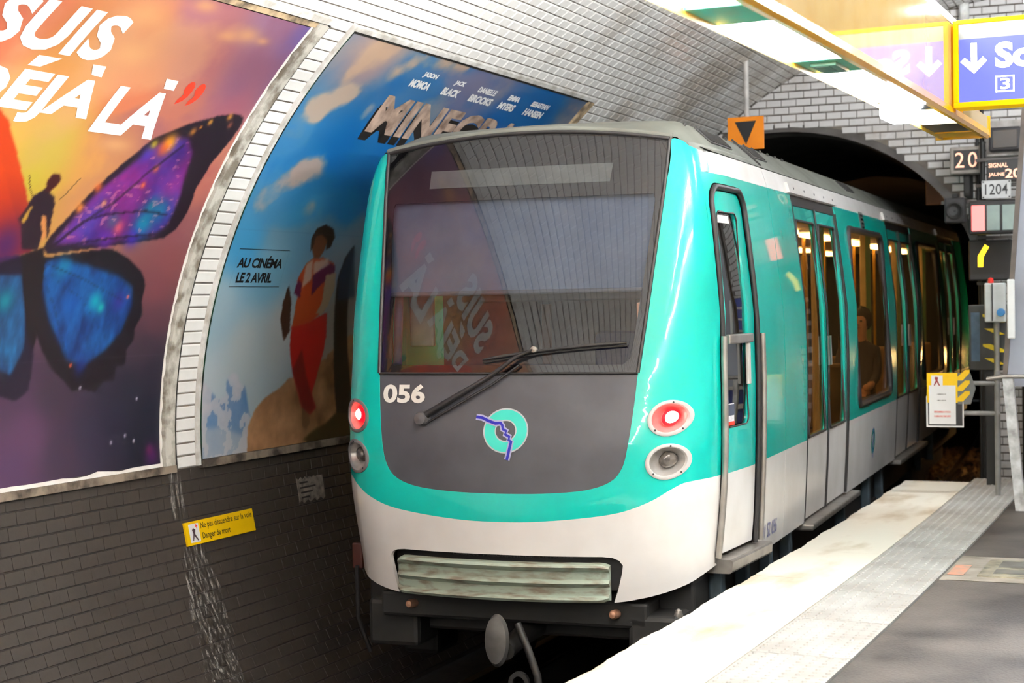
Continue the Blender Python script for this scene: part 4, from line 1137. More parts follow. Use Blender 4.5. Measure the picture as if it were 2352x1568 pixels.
# front lip over the windscreen
MB().tube([NOSE(-.9 + 1.8 * k / 24, zt(-.9 + 1.8 * k / 24) + .022, -.008) for k in range(25)], .02, 8).build('roof_lip', M_roof, roof, 50)
def RS(y, t, o): return LOC(.865 + .175 * t + .70 * o, y, 2.657 - .165 * t + .71 * o)
for ya, yb in ((9.35, 9.90), (10.55, 10.95), (14.3, 14.75)):
    g = MB().box(ya, yb, .08, .62, .0, .010, .004, RS).build('roof_vent', M_roofd, roof)
    for k in range(int((yb - ya) / .045)):
        MB().box(ya + .02 + k * .045, ya + .04 + k * .045, .12, .58, .010, .016, 0, RS).build('vent_louvre', M_blk, g)
for k in range(12):
    MB().lathe([(0, .008), (.011, .006), (.012, -.01)], RS(9.15 + k * .26, .0, .004), (.7, 0, .7), 8).build('roof_bolt', M_roofd, roof)
for y in (10.42,):
    MB().box(y, y + .02, -.1, 1.0, .0, .012, 0, RS).build('roof_joint', M_rub, roof)

# ---- flanks
def rev(y0, z0, y1, z1, r=.0): return rect(y0, z0, y1, z1, r)
JY = 10.38                                         # joint between cab end and saloon
D0, D1 = 8.86, 9.52                                # cab door
def DY(l): return [(y + (z - 1.2) * .025, z) for y, z in l]
def toparc(y0, y1, z1, r, n=6):
    out = [(y0 + r - r * math.cos(math.pi / 2 * k / n), z1 - r + r * math.sin(math.pi / 2 * k / n)) for k in range(n + 1)]
    return out + [(y1 - r + r * math.sin(math.pi / 2 * k / n), z1 - r + r * math.cos(math.pi / 2 * k / n)) for k in range(n + 1)]
def cab_side(FN, nm):
    tl = [(YD, .606)] + DY([(D0 - .045, .606)] + toparc(D0 - .045, D1 + .045, 2.29, .14) + [(D1 + .045, .606)]) + [(JY - .006, .606), (JY - .006, 2.345), (YD, 2.345)]
    sheet('cab_flank', [tl], FN, M_teal, train, off=0, thick=.02, step=(.06, .08), smooth=50)
    sheet('cab_flank_lower', [[(YD, .10)] + DY([(D0 - .045, .10), (D0 - .045, .606)]) + [(YD, .606)]], FN, M_twhite, train, off=0, thick=.02, step=(.06, .15), smooth=50)
    sheet('cab_flank_lower', [DY([(D1 + .045, .606), (D1 + .045, .02)]) + [(JY - .006, .02), (JY - .006, .606)]], FN, M_twhite, train, off=0, thick=.02, step=(.06, .15), smooth=50)
    sheet('cantrail', [[(8.93, 2.345), (JY - .006, 2.345), (JY - .006, 2.475), (8.99, 2.475), (8.96, 2.46)]], FN, M_twhite, train, off=0.001, thick=.02, step=(.06, .06), smooth=50)
    # door leaf
    win = DY(rect(8.935, .865, 9.35, 2.125, .05))
    wl_ = [w for w in win]
    leaf = sheet('cab_door', [DY([(D1, .60), (D0, .60)] + toparc(D0, D1, 2.245, .11)), win], FN, M_teal, train, off=-.012, thick=.03, step=(.06, .08), smooth=50)
    sheet('door_lower', [DY(rect(D0, .135, D1, .60))], FN, M_twhite, leaf, off=-.012, thick=.03, step=(.06, .15), smooth=50)
    sheet('door_pane', [win], FN, M_cabpane, leaf, off=-.028, step=(.1, .2))
    fr = MB().tube([FN(y, z, .004) for y, z in DY([(D0 - .02, zz) for zz in np.linspace(.12, 2.0, 8)] + toparc(D0 - .02, D1 + .02, 2.268, .125) + [(D1 + .02, zz) for zz in np.linspace(2.0, .12, 8)])], .018, 8)
    fr.build('door_seal', M_rub, leaf, 60)
    MB().tube([FN(y, z, -.012) for y, z in win + win[:1]], .005, 6).build('pane_seal', M_rub, leaf, 60)
    for y in (D0 - .05, D1 + .06):
        MB().tube([FN(y + (z - 1.2) * .025, z, .026) for z in np.linspace(.13, 1.40, 10)], .019, 8).build('grab_rail', M_alu, train, 60)
    hb = MB(); hb.box(8.935, 9.38, 1.350, 1.405, 0, .03, .008, lambda y, z, o: FN(y, z, o - .012)); hb.build('window_bar', M_alu, leaf)
    hb = MB(); hb.box(9.30, 9.345, 1.10, 1.35, 0, .02, .006, lambda y, z, o: FN(y, z, o - .012)); hb.build('window_catch', mat('catch_grey' + nm, S(190, 190, 186), rough=.4), leaf)
    st = MB().box(8.76, 9.66, .03, .11, -.12, .085, .015, lambda y, z, o: FN(max(y, 8.85), z, o)); st.build('cab_step', M_alu, train)
    return leaf
lf = cab_side(SIDE, 'r')
stk = sheet('door_sticker', [rect(8.975, .875, 9.10, 1.00)], SIDE, mat('sticker_white', S(226, 226, 230), S(150, 150, 160), rough=.5, scale=30), lf, off=-.024)
sheet('sticker_band', [rect(8.975, .872, 9.10, .895)], SIDE, M_pr, lf, off=-.022)
sheet('sticker_band', [rect(8.99, .93, 9.10, .995)], SIDE, mat('sticker_slate', S(70, 76, 92), rough=.5), lf, off=-.022)
sheet('door_label', [rect(9.0, 2.06, 9.22, 2.105)], SIDE, mat('label_cream', S(232, 230, 222), rough=.5), lf, off=-.024)
cab_side(SIDEL, 'l')
text_on('vehicle_number', '01 S2 056', (9.72, .095, 10.16, .19), SIDE, mat('number_blue_grey', S(110, 112, 150), rough=.5), train, off=.003, bold=.01, step=(None, .05))

DOORS = [(11.14, 12.95), (15.80, 17.68), (20.3, 22.15)]
WINS = [(13.42, 15.32), (17.98, 19.84)]
YEND = 23.2
def saloon(FN, right):
    cuts = [(JY + .006, None)]
    edges = [JY + .006] + [v for d in DOORS for v in d] + [YEND]
    for i in range(0, len(edges), 2):
        a, b = edges[i], edges[i + 1]
        loops = [rect(a, .606, b, 2.345)]
        for w in WINS:
            if a < w[0] and w[1] < b: loops.append(rect(w[0], .70, w[1], 2.185, .10))
        sheet('side_panel', loops, FN, M_teal, train, off=0, thick=.02, step=(None, .08), smooth=50)
        sheet('side_panel_lower', [rect(a, .02, b, .606)], FN, M_twhite, train, off=0, thick=.02, step=(None, .15), smooth=50)
    sheet('cantrail', [rect(JY + .006, 2.345, YEND, 2.475)], FN, M_twhite, train, off=0.001, thick=.02, step=(None, .05), smooth=50)
    for d in DOORS:
        sheet('door_header', [rect(d[0], 2.27, d[1], 2.345)], FN, M_rub, train, off=-.01, thick=.02, step=(None, .04))
        hp = sheet('header_cover', [rect(d[0] - .08, 2.352, d[1] + .04, 2.425)], FN, M_twhite, train, off=.022, thick=.024, step=(None, .04), smooth=50)
        if right:
            for k in range(5): MB().lathe([(0, .003), (.008, .002), (.009, -.004)], FN(d[0] + .1 + k * .4, 2.39, .023), (1, 0, .3), 8).build('cover_screw', M_rub, hp)
        m_ = (d[0] + d[1]) / 2
        for a, b in ((d[0] + .03, m_ - .006), (m_ + .006, d[1] - .03)):
            wn = rect(a + .09, .615, b - .09, 2.165, .03)
            lf = sheet('door_leaf', [rect(a, .606, b, 2.27), [(y, max(z, .617)) for y, z in wn]], FN, M_teal, train, off=-.016, thick=.03, step=(None, .08), smooth=50)
            sheet('leaf_lower', [rect(a, .03, b, .606)], FN, M_twhite, lf, off=-.016, thick=.03, step=(None, .15), smooth=50)
            sheet('leaf_pane', [wn], FN, M_pane, lf, off=-.03, step=(None, .2))
            MB().tube([FN(y, z, -.014) for y, z in wn + wn[:1]], .011, 6).build('leaf_seal', M_rub, lf, 60)
            if right:
                MB().tube([FN((b - .045 if b < m_ else a + .045), z, .004) for z in (1.10, 1.32)], .008, 6).build('leaf_handle', M_alu, lf, 60)
        for y in (d[0] + .012, m_, d[1] - .012):
            MB().tube([FN(y, z, -.008) for z in np.linspace(.03, 2.28, 16)], .014 if y != m_ else .008, 6).build('door_edge', M_rub, train, 60)
        st = MB().box(d[0] - .02, d[1] + .30, -.035, .012, -.10, .075, .012, FN); st.build('door_step', M_alu, train)
    for w in WINS:
        lp = rect(w[0], .70, w[1], 2.185, .10)
        pn = sheet('side_pane', [lp], FN, M_pane, train, off=-.02, step=(None, .2))
        MB().tube([FN(y, z, -.002) for y, z in lp + lp[:1]], .030, 8).build('pane_frame', M_rub, pn, 60)
    sheet('joint_seal', [rect(JY - .008, .0, JY + .008, 2.47)], FN, M_rub, train, off=-.006, thick=.01, step=(None, .1))
saloon(SIDE, True)
saloon(SIDEL, False)
vn = sheet('side_vent', [rect(14.22, 2.20, 14.42, 2.36)], SIDE, M_roofd, train, off=.006, thick=.008, step=(None, .04))
for k in range(4): sheet('vent_slot', [rect(14.25, 2.215 + k * .036, 14.39, 2.233 + k * .036)], SIDE, M_frit, vn, off=.009)
sr = sheet('side_roundel', [ell(14.3, .33, .10, .115, 32), ell(14.3, .33, .055, .065, 28)], SIDE, M_teal, train, off=.003)
sheet('roundel_river', [stroke([(14.28, .45), (14.33, .36), (14.27, .30), (14.31, .18)], .03)], SIDE, mat('river_blue', S(40, 60, 150), rough=.4), sr, off=.0045)

# ---- things seen through the glass
M_in = mat('saloon_cream', S(196, 170, 120), S(176, 150, 104), rough=.5)
M_seat = mat('seat_fabric', S(120, 92, 60), S(90, 70, 50), rough=.8)
M_gold = mat('brass_pole', S(214, 160, 60), S(190, 140, 50), rough=.3, metal=.8)
fl = MB().box(-1.12, 1.12, JY, YEND, .03, .07, 0, LOC).build('saloon_floor', mat('floor_brown', S(92, 76, 58), S(70, 58, 46), rough=.6), train)
ce = MB().box(-1.0, 1.0, JY, YEND, 2.22, 2.26, 0, LOC).build('saloon_ceiling', M_in, train)
for sx in (-.5, .5):
    for k in range(6):
        MB().box(sx - .07, sx + .07, 10.9 + k * 2.0, 12.2 + k * 2.0, 2.18, 2.215, .008, LOC).build('saloon_light', emis('warm_tube_%d_%d' % (sx > 0, k), (1.0, .62, .24, 1), 13.0), ce)
MB().box(-1.1, 1.1, 10.02, 10.08, .07, 2.22, 0, LOC).build('cab_bulkhead', mat('bulkhead_grey', S(86, 84, 88), S(70, 68, 72), rough=.6), train)
MB().box(-1.1, 1.1, YEND - .05, YEND, -.1, 2.45, 0, LOC).build('end_wall', M_blk, train)
seat_pr = []
for (y0, y1) in WINS:
    for x0 in (.62, -1.08):
        for yy, sg in ((y0 + .05, 1), (y1 - .55, -1)):
            s_ = MB(); s_.box(x0, x0 + .46, yy, yy + .48, .40, .50, .03, LOC); s_.box(x0, x0 + .46, yy if sg > 0 else yy + .40, yy + .09 if sg > 0 else yy + .48, .50, 1.05, .03, LOC)
            s_.build('saloon_seat', M_seat, train)
for y in (11.6, 12.5, 13.6, 15.2, 16.3, 17.2, 18.2, 19.7, 21.0):
    for x in (-.42, .42):
        MB().tube([LOC(x, y, .07), LOC(x, y, 2.22)], .017, 8).build('grab_pole', M_gold, train, 60)
for d in DOORS:
    for y in d:
        for x in (.93, -.93):
            MB().box(x - .03, x + .03, y - .30 if y == d[0] else y, y if y == d[0] else y + .30, .07, 2.2, .01, LOC).build('draught_screen', M_in, train)
# driver's cab
M_cabd = mat('cab_dark_lilac', S(70, 68, 92), S(52, 50, 70), rough=.5)
MB().box(-.88, .88, 8.62, 8.95, .75, 1.14, .05, LOC).build('cab_desk', M_cabd, train)
ds = MB(); ds.box(-.30, .32, 8.72, 8.98, 1.12, 1.24, .04, LOC); ds.build('desk_binnacle', M_cabd, train)
MB().lathe([(0, .03), (.022, .02), (.025, -.02)], LOC(.48, 8.80, 1.17), (0, -.2, 1), 12).build('desk_knob', mat('knob_white', S(230, 230, 236), rough=.3), train, 50)
st_ = MB(); st_.box(.08, .58, 9.32, 9.72, .58, .70, .05, LOC); st_.box(.10, .56, 9.66, 9.76, .68, 1.42, .05, LOC)
st_.build('driver_seat', mat('seat_navy', S(40, 44, 84), S(30, 32, 60), rough=.8), train, 40)
MB().box(-.80, .80, 9.96, 10.01, 1.62, 2.2, .01, LOC).build('cab_locker', mat('locker_pale', S(150, 152, 160), S(130, 132, 140), rough=.5), train)
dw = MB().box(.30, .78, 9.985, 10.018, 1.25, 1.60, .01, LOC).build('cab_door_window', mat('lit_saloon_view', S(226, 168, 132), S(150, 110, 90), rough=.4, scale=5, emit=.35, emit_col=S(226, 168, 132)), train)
MB().box(.50, .54, 9.97, 9.99, 1.25, 1.60, 0, LOC).build('window_mullion', M_cabd, dw)
MB().box(-.36, -.30, 9.97, 10.01, .9, 1.6, .005, LOC).build('cab_handle_panel', mat('brown_strip', S(96, 66, 54), rough=.6), train)
for sx in (-1, 1):
    MB().tube([LOC(sx * .80, 8.62, 1.25), LOC(sx * .86, 8.80, 1.75), LOC(sx * .84, 8.98, 2.25)], .028, 8).build('cab_pillar', mat('pillar_lilac_%d' % (sx > 0), S(110, 108, 150), S(84, 82, 116), rough=.5), train, 60)
    MB().box(sx * .80 - .08, sx * .80 + .08, 8.98, 9.02, 1.35, 2.18, .01, LOC).build('cab_blind_box', mat('blind_grey_%d' % (sx > 0), S(150, 150, 150), S(120, 120, 122), rough=.6), train)
MB().box(-1.05, 1.05, 8.95, 10.05, .0, .06, 0, LOC).build('cab_floor', M_blk, train)
MB().box(-1.0, 1.0, 8.98, 10.05, 2.26, 2.32, 0, LOC).build('cab_ceiling', mat('cab_ceiling_grey', S(120, 120, 124), rough=.6), train)

# ---- underframe
uf = MB(); uf.box(-1.02, 1.02, 8.62, YEND, -.34, .02, .02, LOC); uf.build('underframe', M_blk, train)
MB().box(-.82, .82, 8.36, 8.62, -.22, -.07, .02, LOC).build('headstock', M_blk, train)
for y in (8.95, 9.6, 10.3, 10.95, 13.2, 14.6, 15.4, 18.4, 19.6):
    MB().box(1.02, 1.10, y, y + .09, -.36, .03, .01, LOC).build('underframe_bracket', M_blue_steel, train)
for y, l in ((9.15, .35), (9.85, .4), (10.45, .45), (13.3, 1.2), (15.0, .6), (18.0, 1.3)):
    MB().box(.80, 1.05, y, y + l, -.62, -.30, .03, LOC).build('equipment_case', M_blk, train)
    MB().box(-1.05, -.80, y, y + l, -.62, -.30, .03, LOC).build('equipment_case', M_blk, train)
# bogie
for y0 in (9.9, 19.5):
    bg = MB(); bg.box(-.95, -.85, y0, y0 + 2.6, -.58, -.40, .03, LOC); bg.box(.85, .95, y0, y0 + 2.6, -.58, -.40, .03, LOC); bg.box(-.9, .9, y0 + 1.15, y0 + 1.45, -.55, -.38, .03, LOC)
    bo = bg.build('bogie_frame', M_blk, train)
    for yy in (y0 + .4, y0 + 2.2):
        for sx in (-1, 1):
            MB().lathe([(0, -.07), (.36, -.065), (.39, -.06), (.39, .05), (.43, .055), (.43, .07), (0, .075)], LOC(sx * .72, yy, -.47), (-sx, 0, 0), 28).build('wheel', M_rail, bo, 40)
        MB().tube([LOC(-.7, yy, -.47), LOC(.7, yy, -.47)], .07, 12).build('axle', M_blk, bo, 60)
# coupler
cp = MB().tube([LOC(.06, 8.75, -.28), LOC(.06, 8.35, -.30), LOC(.06, 8.12, -.33)], [.07, .06, .055], 12).build('coupler', M_blk, train, 50)
MB().lathe([(0, .03), (.04, .03), (.075, .02), (.085, -.01), (.07, -.03), (0, -.035)], LOC(.02, 8.10, -.27), (0, -1, .1), 24).map(lambda x, y, z: (x * .85 + .0, y, (z - .63) * 1.75 + .63)).build('coupler_plate', mat('dull_steel_plate', S(96, 94, 92), S(64, 62, 60), rough=.45, metal=.4), cp, 40)
MB().tube([LOC(.12, 8.16, -.18), LOC(.19, 8.14, -.32), LOC(.25, 8.12, -.46), LOC(.26, 8.12, -.56)], .022, 8).build('coupler_hook', M_blk, cp, 50)
MB().lathe([(.035, -.015), (.06, -.015), (.06, .015), (.035, .015), (.035, -.015)], LOC(.14, 8.12, -.50), (0, -1, 0), 16).build('coupler_ring', M_blk, cp, 40)
MB().tube([LOC(.22, 8.14, -.52), LOC(.23, 8.12, -.72), LOC(.26, 8.12, -.88)], .008, 6).build('coupler_chain', M_blk, cp, 50)
for x, z in ((-.60, -.13), (.64, -.13)):
    MB().lathe([(0, .03), (.018, .026), (.026, .008), (.026, -.06)], LOC(x, 8.30, z), (0, -1, .1), 14).build('hose_valve', mat('copper_valve_%d' % (x > 0), S(176, 130, 104), S(120, 90, 74), rough=.4, metal=.4), train, 40)
MB().box(-.95, -.62, 8.45, 8.75, -.42, -.14, .03, LOC).build('life_guard_box', M_blk, train)
MB().box(.70, 1.0, 8.36, 8.70, -.56, -.14, .03, LOC).build('life_guard_box', M_blk, train)
hp_ = MB().lathe([(.0, -.03), (.024, -.03), (.03, 0), (.022, .03), (.03, .05), (.018, .09), (0, .1)], LOC(.98, 8.42, -.20), (0, 0, 1), 12).build('hose_coupling', M_alu, train, 40)
MB().tube([LOC(.98, 8.42, -.22), LOC(.97, 8.44, -.36), LOC(.92, 8.5, -.48)], .018, 8).build('brake_hose', M_rub, train, 50)
for sx in (-1, 1):
    MB().box(sx * 1.12 - .05, sx * 1.12 + .05, 9.5, 9.9, -.62, -.52, .02, LOC).build('collector_shoe', M_blk, train)
MB().tube([LOC(-1.10, 8.62, .02), LOC(-1.12, 8.66, -.30), LOC(-1.06, 8.7, -.52)], .014, 8).build('jumper_cable', M_rub, train, 50)
lw = MB().box(-1.2, -1.13, 8.75, 8.80, -.02, .14, .01, LOC); lw.build('marker_lamp_red', mat('dull_red', S(70, 24, 16), S(50, 18, 12), rough=.5), train)

# ================================================================== light gantry over the platform
G0, G1, GZ = -9.5, 9.30, 2.50
UL, UR = 1.02, 1.30
def GAN(a, b, c): return ST(a, b, c)             # (s, u, z)
gantry = empty('light_gantry', ST(3.0, (UL + UR) / 2, GZ))
gi = Matrix.Translation(gantry.location).inverted()
tag(gantry, 'long yellow ceiling light gantry with white reflectors above the platform', 'light fixture')
def gp(o, p=None):
    return under(o, gantry, gi)
M_gyel = mat('gantry_yellow', S(242, 180, 6), S(228, 164, 4), rough=.3, coat=.5)
M_golive = mat('gantry_olive_lip', S(196, 168, 60), S(170, 140, 40), rough=.4)
M_gface = mat('gantry_gloss_panel', S(255, 214, 130), S(252, 206, 116), rough=.05, coat=1.0, spec=.9)
M_gteal = mat('gantry_green_plate', S(60, 206, 182), S(90, 190, 168), rough=.25, scale=4)
M_gdark = mat('gantry_dark_plate', S(34, 44, 48), S(26, 32, 34), rough=.3)
M_refl = emis('lit_reflector', (1.0, .97, .92, 1), LAMP)
M_tube = emis('up_light_tube', (1.0, .97, .93, 1), TUBE)
def gsweep(name, prof, a, b, m, n=24, closed=True, smooth=40):
    vs = []; fs = []; K = len(prof)
    for i in range(n + 1):
        s = a + (b - a) * i / n
        for u, z in prof: vs.append(ST(s, u, z))
    for i in range(n):
        for k in range(K if closed else K - 1): fs.append((i * K + k, (i + 1) * K + k, (i + 1) * K + (k + 1) % K, i * K + (k + 1) % K))
    if closed: fs.append(tuple(range(K))[::-1]); fs.append(tuple(n * K + k for k in range(K)))
    return gp(mesh(name, vs, fs, m, None, smooth))
gsweep('left_lip', [(UL - .012, GZ + .010), (UL + .030, GZ - .012), (UL + .034, GZ + .004), (UL + .004, GZ + .10), (UL - .012, GZ + .10)], G0, G1, M_golive)
gsweep('right_lip', [(UR - .035, GZ - .010), (UR - .005, GZ - .016), (UR + .010, GZ - .002), (UR + .006, GZ + .03), (UR - .03, GZ + .012)], G0, G1, M_gyel)
gsweep('side_panel', [(UR - .004, GZ + .012), (UR + .002, GZ + .012), (UR + .002, GZ + .44), (UR - .004, GZ + .44)], G0, 8.34, M_gface)
gsweep('side_panel_low', [(UR - .004, GZ + .012), (UR + .002, GZ + .012), (UR + .002, GZ + .10), (UR - .004, GZ + .10)], 8.34, G1, M_gface, n=4)
gsweep('rear_panel', [(UL - .004, GZ + .09), (UL + .002, GZ + .09), (UL + .002, GZ + .44), (UL - .004, GZ + .44)], G0, 8.34, M_gyel)
gsweep('top_tray', [(UL, GZ + .44), (UR, GZ + .44), (UR, GZ + .455), (UL, GZ + .455)], G0, 8.34, M_gyel)
gsweep('tray', [(UL + .02, GZ + .088), (UR - .01, GZ + .088), (UR - .01, GZ + .10), (UL + .02, GZ + .10)], G0, G1, M_gdark)
sheet_end = MB().box(G1 - .01, G1 + .012, UL - .01, UR + .01, GZ - .01, GZ + .11, 0, GAN); gp(sheet_end.build('end_cap', M_gyel))
sheet_end = MB().box(8.33, 8.345, UL - .01, UR + .006, GZ + .02, GZ + .455, 0, GAN); gp(sheet_end.build('box_end', M_gyel))
def reflector(a, b):
    """dished white reflector: two long slopes and two end slopes, lit from within"""
    m_ = (UL + UR) / 2 + .01; zt_, zb_ = GZ + .075, GZ + .012; e = .10
    v = [ST(a, UL + .034, zb_), ST(b, UL + .034, zb_), ST(b, UR - .034, zb_), ST(a, UR - .034, zb_), ST(a + e * .4, m_ - .03, zt_), ST(b - e * 2, m_ - .03, zt_), ST(b - e * 2, m_ + .03, zt_), ST(a + e * .4, m_ + .03, zt_)]
    f = [(0, 1, 5, 4), (1, 2, 6, 5), (2, 3, 7, 6), (3, 0, 4, 7), (4, 5, 6, 7)]
    return gp(mesh('reflector', v, f, M_refl))
def plate(a, b, m):
    o = MB().box(a, b, UL + .032, UR - .032, GZ + .006, GZ + .02, 0, GAN).build('cover_plate', m); return gp(o)
seq = [(4.72, 5.05, M_gteal), (5.98, 6.34, M_gteal), (7.50, 7.86, M_gdark), (8.58, 9.0, M_gdark)]
whites = [(3.62, 4.70), (5.06, 5.97), (6.35, 7.49), (7.87, 8.57)]
s = 3.60
while s > G0 + 1.6:
    seq.append((s - .34, s - .01, M_gteal)); whites.append((s - 1.45, s - .35)); s -= 1.46
for a, b, m in seq:
    pl = plate(a, b, m)
    if a == 5.98:
        h = MB().box(6.05, 6.27, UL + .08, UR - .10, GZ - .008, GZ + .008, .004, GAN).build('access_hatch', mat('hatch_green', S(70, 130, 116), S(52, 110, 98), rough=.4)); gp(h)
        gp(MB().box(6.06, 6.20, UL + .10, UR - .13, GZ - .0095, GZ - .008, 0, GAN).build('hatch_label', mat('hatch_print', S(50, 96, 86), S(90, 140, 128), rough=.5, scale=40)))
for a, b in whites: reflector(a, b)
gp(MB().box(9.02, 9.28, UL + .03, UR - .03, GZ + .0, GZ + .02, 0, GAN).build('end_plate', M_gyel))
# spare lamp hanging under the dark plate
gp(MB().box(7.56, 7.84, UL + .02, UR - .10, GZ - .06, GZ + .006, .02, GAN).build('hanging_lamp', emis('hanging_lamp_white', (.93, .97, 1.0, 1), 9.0)))
# up-light tubes
s = G0 + .1
while s < 8.1:
    for u in (UR - .03, UL + .05):
        gp(MB().tube([ST(s, u, GZ + .485), ST(s + 1.1, u, GZ + .485)], .016, 8).build('tube', M_tube))
    s += 1.2
for s in (-6, -2, 2, 6):
    gp(MB().tube([ST(s, 1.16, GZ + .45), ST(s, 1.16, 4.52)], .014, 8).build('hanger', M_alu))

# ------------------------------------------------------------------ tube battens under the vault: one near the stairs, others assumed out of view
for k, (s_, u0, z_, lab) in enumerate(((12.7, 1.12, 3.86, 'white tube batten high under the vault by the stairs'), (10.0, 2.0, 3.80, 'assumed unseen white tube batten under the vault above the patched floor'), (7.2, 2.3, 3.70, 'assumed unseen white tube batten under the vault behind the exit sign'))):  # all but the first are unseen, added to brighten the train flank
    r = empty('tube_batten', ST(s_, u0 + .6, z_)); tag(r, lab, 'light fixture', 'tube battens under the vault'); inv = Matrix.Translation(r.location).inverted()
    under(MB().box(s_ - .05, s_ + .05, u0, u0 + 1.25, z_, z_ + .05, .01, GAN).build('housing', M_frame_white), r, inv)
    under(MB().tube([ST(s_, u0 + .03, z_ - .03), ST(s_, u0 + 1.22, z_ - .03)], .022, 10).build('tube', emis('batten_tube_%d' % k, (.93, .97, 1.0, 1), BATTEN)), r, inv)
    for q in (.2, 1.05): under(MB().tube([ST(s_, u0 + q, z_ + .04), ST(s_, u0 + q, 4.30)], .008, 6).build('hanger', M_alu), r, inv)
# ------------------------------------------------------------------ exit sign
M_syel = mat('sign_yellow_frame', S(250, 196, 10), S(244, 186, 6), rough=.35, emit=.12, emit_col=S(255, 200, 40))
M_sblue = emis('lit_sign_blue', (.17, .20, .85, 1), .85, .12)
M_sgrey = emis('lit_sign_pale', (.72, .75, .72, 1), .45, .1)
for _m in (M_sblue, M_sgrey, M_syel):
    _m.node_tree.nodes['Principled BSDF'].inputs['Roughness'].default_value = .9; _m.node_tree.nodes['Principled BSDF'].inputs['Specular IOR Level'].default_value = .05
M_swhite = emis('lit_sign_white', (1, 1, 1, 1), 2.2)
SX = 8.02
def SG(u, z, off=0.0): return ST(SX - off, u, z)
xs = empty('exit_sign', ST(SX + .06, 1.98, 2.52)); xi = Matrix.Translation(xs.location).inverted()
tag(xs, 'lit blue hanging exit sign in a yellow frame with a white down arrow', 'sign')
X = lambda o: under(o, xs, xi)
X(MB().box(SX, SX + .14, 1.312, 2.72, 2.52, 2.945, .006, GAN).build('case', M_syel))
X(sheet('pale_panel', [rect(1.338, 2.852, 2.69, 2.925)], SG, M_sgrey, None, off=.002))
X(sheet('blue_panel', [rect(1.338, 2.548, 2.69, 2.852)], SG, M_sblue, None, off=.002))
fr = MB()
for a, b, c, d in ((1.312, 2.52, 2.72, 2.546), (1.312, 2.926, 2.72, 2.945), (1.312, 2.546, 1.336, 2.926), (2.692, 2.546, 2.72, 2.926)):
    X(MB().box(SX - .012, SX, a, c, b, d, .003, GAN).build('frame_bar', M_syel))
X(sheet('arrow', [[(1.396, 2.83), (1.424, 2.83), (1.424, 2.735), (1.452, 2.762), (1.472, 2.742), (1.410, 2.682), (1.346, 2.742), (1.366, 2.762), (1.396, 2.735)]], SG, M_swhite, None, off=.005, smooth=None))
X(text_on('lettering', 'Sortie', (1.508, 2.70, 1.95, 2.826), SG, M_swhite, None, off=.005, bold=.045))
X(sheet('line_box', [rect(1.510, 2.585, 1.598, 2.664), rect(1.517, 2.592, 1.591, 2.657)], SG, M_swhite, None, off=.005, smooth=None))
X(text_on('line_number', '3', (1.532, 2.598, 1.577, 2.652), SG, M_swhite, None, off=.005, bold=.02))
X(MB().tube([ST(SX + .07, 2.2, 2.94), ST(SX + .07, 2.2, 4.40)], .012, 8).build('hanger', M_alu))

# ------------------------------------------------------------------ orange sign hung over the train
M_or = mat('orange_plate', S(240, 140, 10), S(232, 130, 8), rough=.45)
os_ = empty('stop_mark_sign', ST(14.5, -1.47, 2.99)); oi = Matrix.Translation(os_.location).inverted()
tag(os_, 'square orange sign with a black downward triangle hung above the train', 'sign')
OS = lambda u, z, off=0.0: ST(14.48 - off, u, z)
O = lambda o: under(o, os_, oi)
O(MB().box(14.48, 14.50, -1.645, -1.305, 2.985, 3.285, .004, GAN).build('plate', M_or))
O(sheet('triangle', [[(-1.575, 3.24), (-1.375, 3.245), (-1.47, 3.03)]], OS, M_pk, None, off=.003, smooth=None))
O(MB().tube([ST(14.53, -1.475, 3.0), ST(14.53, -1.475, 3.87)], .026, 10).build('hanger_pole', mat('pole_grey', S(196, 192, 188), S(160, 156, 152), rough=.5), None, 60))
O(MB().lathe([(.06, 0), (.06, .02), (.03, .03)], ST(14.53, -1.475, 3.835), (0, 0, 1), 12).build('ceiling_flange', M_alu))

# ------------------------------------------------------------------ signals at the platform end
M_led = emis('warm_lamp_digits', (1.0, .50, .34, 1), .75)
def plate_fn(s):
    return lambda u, z, off=0.0: ST(s - off, u, z)
def thing(name, base, label, cat):
    r = empty(name, base); tag(r, label, cat); inv = Matrix.Translation(r.location).inverted()
    return r, (lambda o: under(o, r, inv))
r, K_ = thing('speed_sign', ST(15.9, .34, 2.76), 'small lit speed sign showing 20 in a pale frame beside the tunnel mouth', 'sign')
K_(MB().box(15.80, 16.0, .185, .495, 2.765, 3.025, .02, GAN).build('case', mat('sign_case_pale', S(176, 168, 160), S(140, 132, 124), rough=.6)))
K_(sheet('face', [rect(.225, 2.80, .455, 2.99)], plate_fn(15.79), M_rub, None, off=.002))
K_(text_on('digits', '20', (.238, 2.822, .442, 2.968), plate_fn(15.79), M_led, None, off=.006, bold=.0, space=1.25))
K_(MB().box(15.9, 16.2, .30, .36, 2.55, 2.77, .01, GAN).build('bracket', M_blk))
r, K_ = thing('signal_notice', ST(15.25, .73, 2.64), 'black signal notice with two lines of glowing orange letters above the number plate', 'sign')
K_(MB().box(15.2, 15.26, .585, .895, 2.64, 2.835, .008, GAN).build('board', M_rub))
K_(text_on('writing', 'SIGNAL', (.605, 2.765, .775, 2.805), plate_fn(15.195), M_led, None, off=.004, bold=.02))
K_(text_on('writing', 'JAUNE', (.605, 2.678, .745, 2.718), plate_fn(15.195), M_led, None, off=.004, bold=.02))
K_(text_on('writing', '20', (.75, 2.665, .885, 2.75), plate_fn(15.195), M_led, None, off=.004, bold=.02))
K_(MB().box(15.26, 15.65, .70, .78, 2.70, 2.78, .008, GAN).build('bracket', M_blk))
r, K_ = thing('number_plate', ST(15.15, .675, 2.48), 'white enamel plate reading 1204 above the red signal', 'sign')
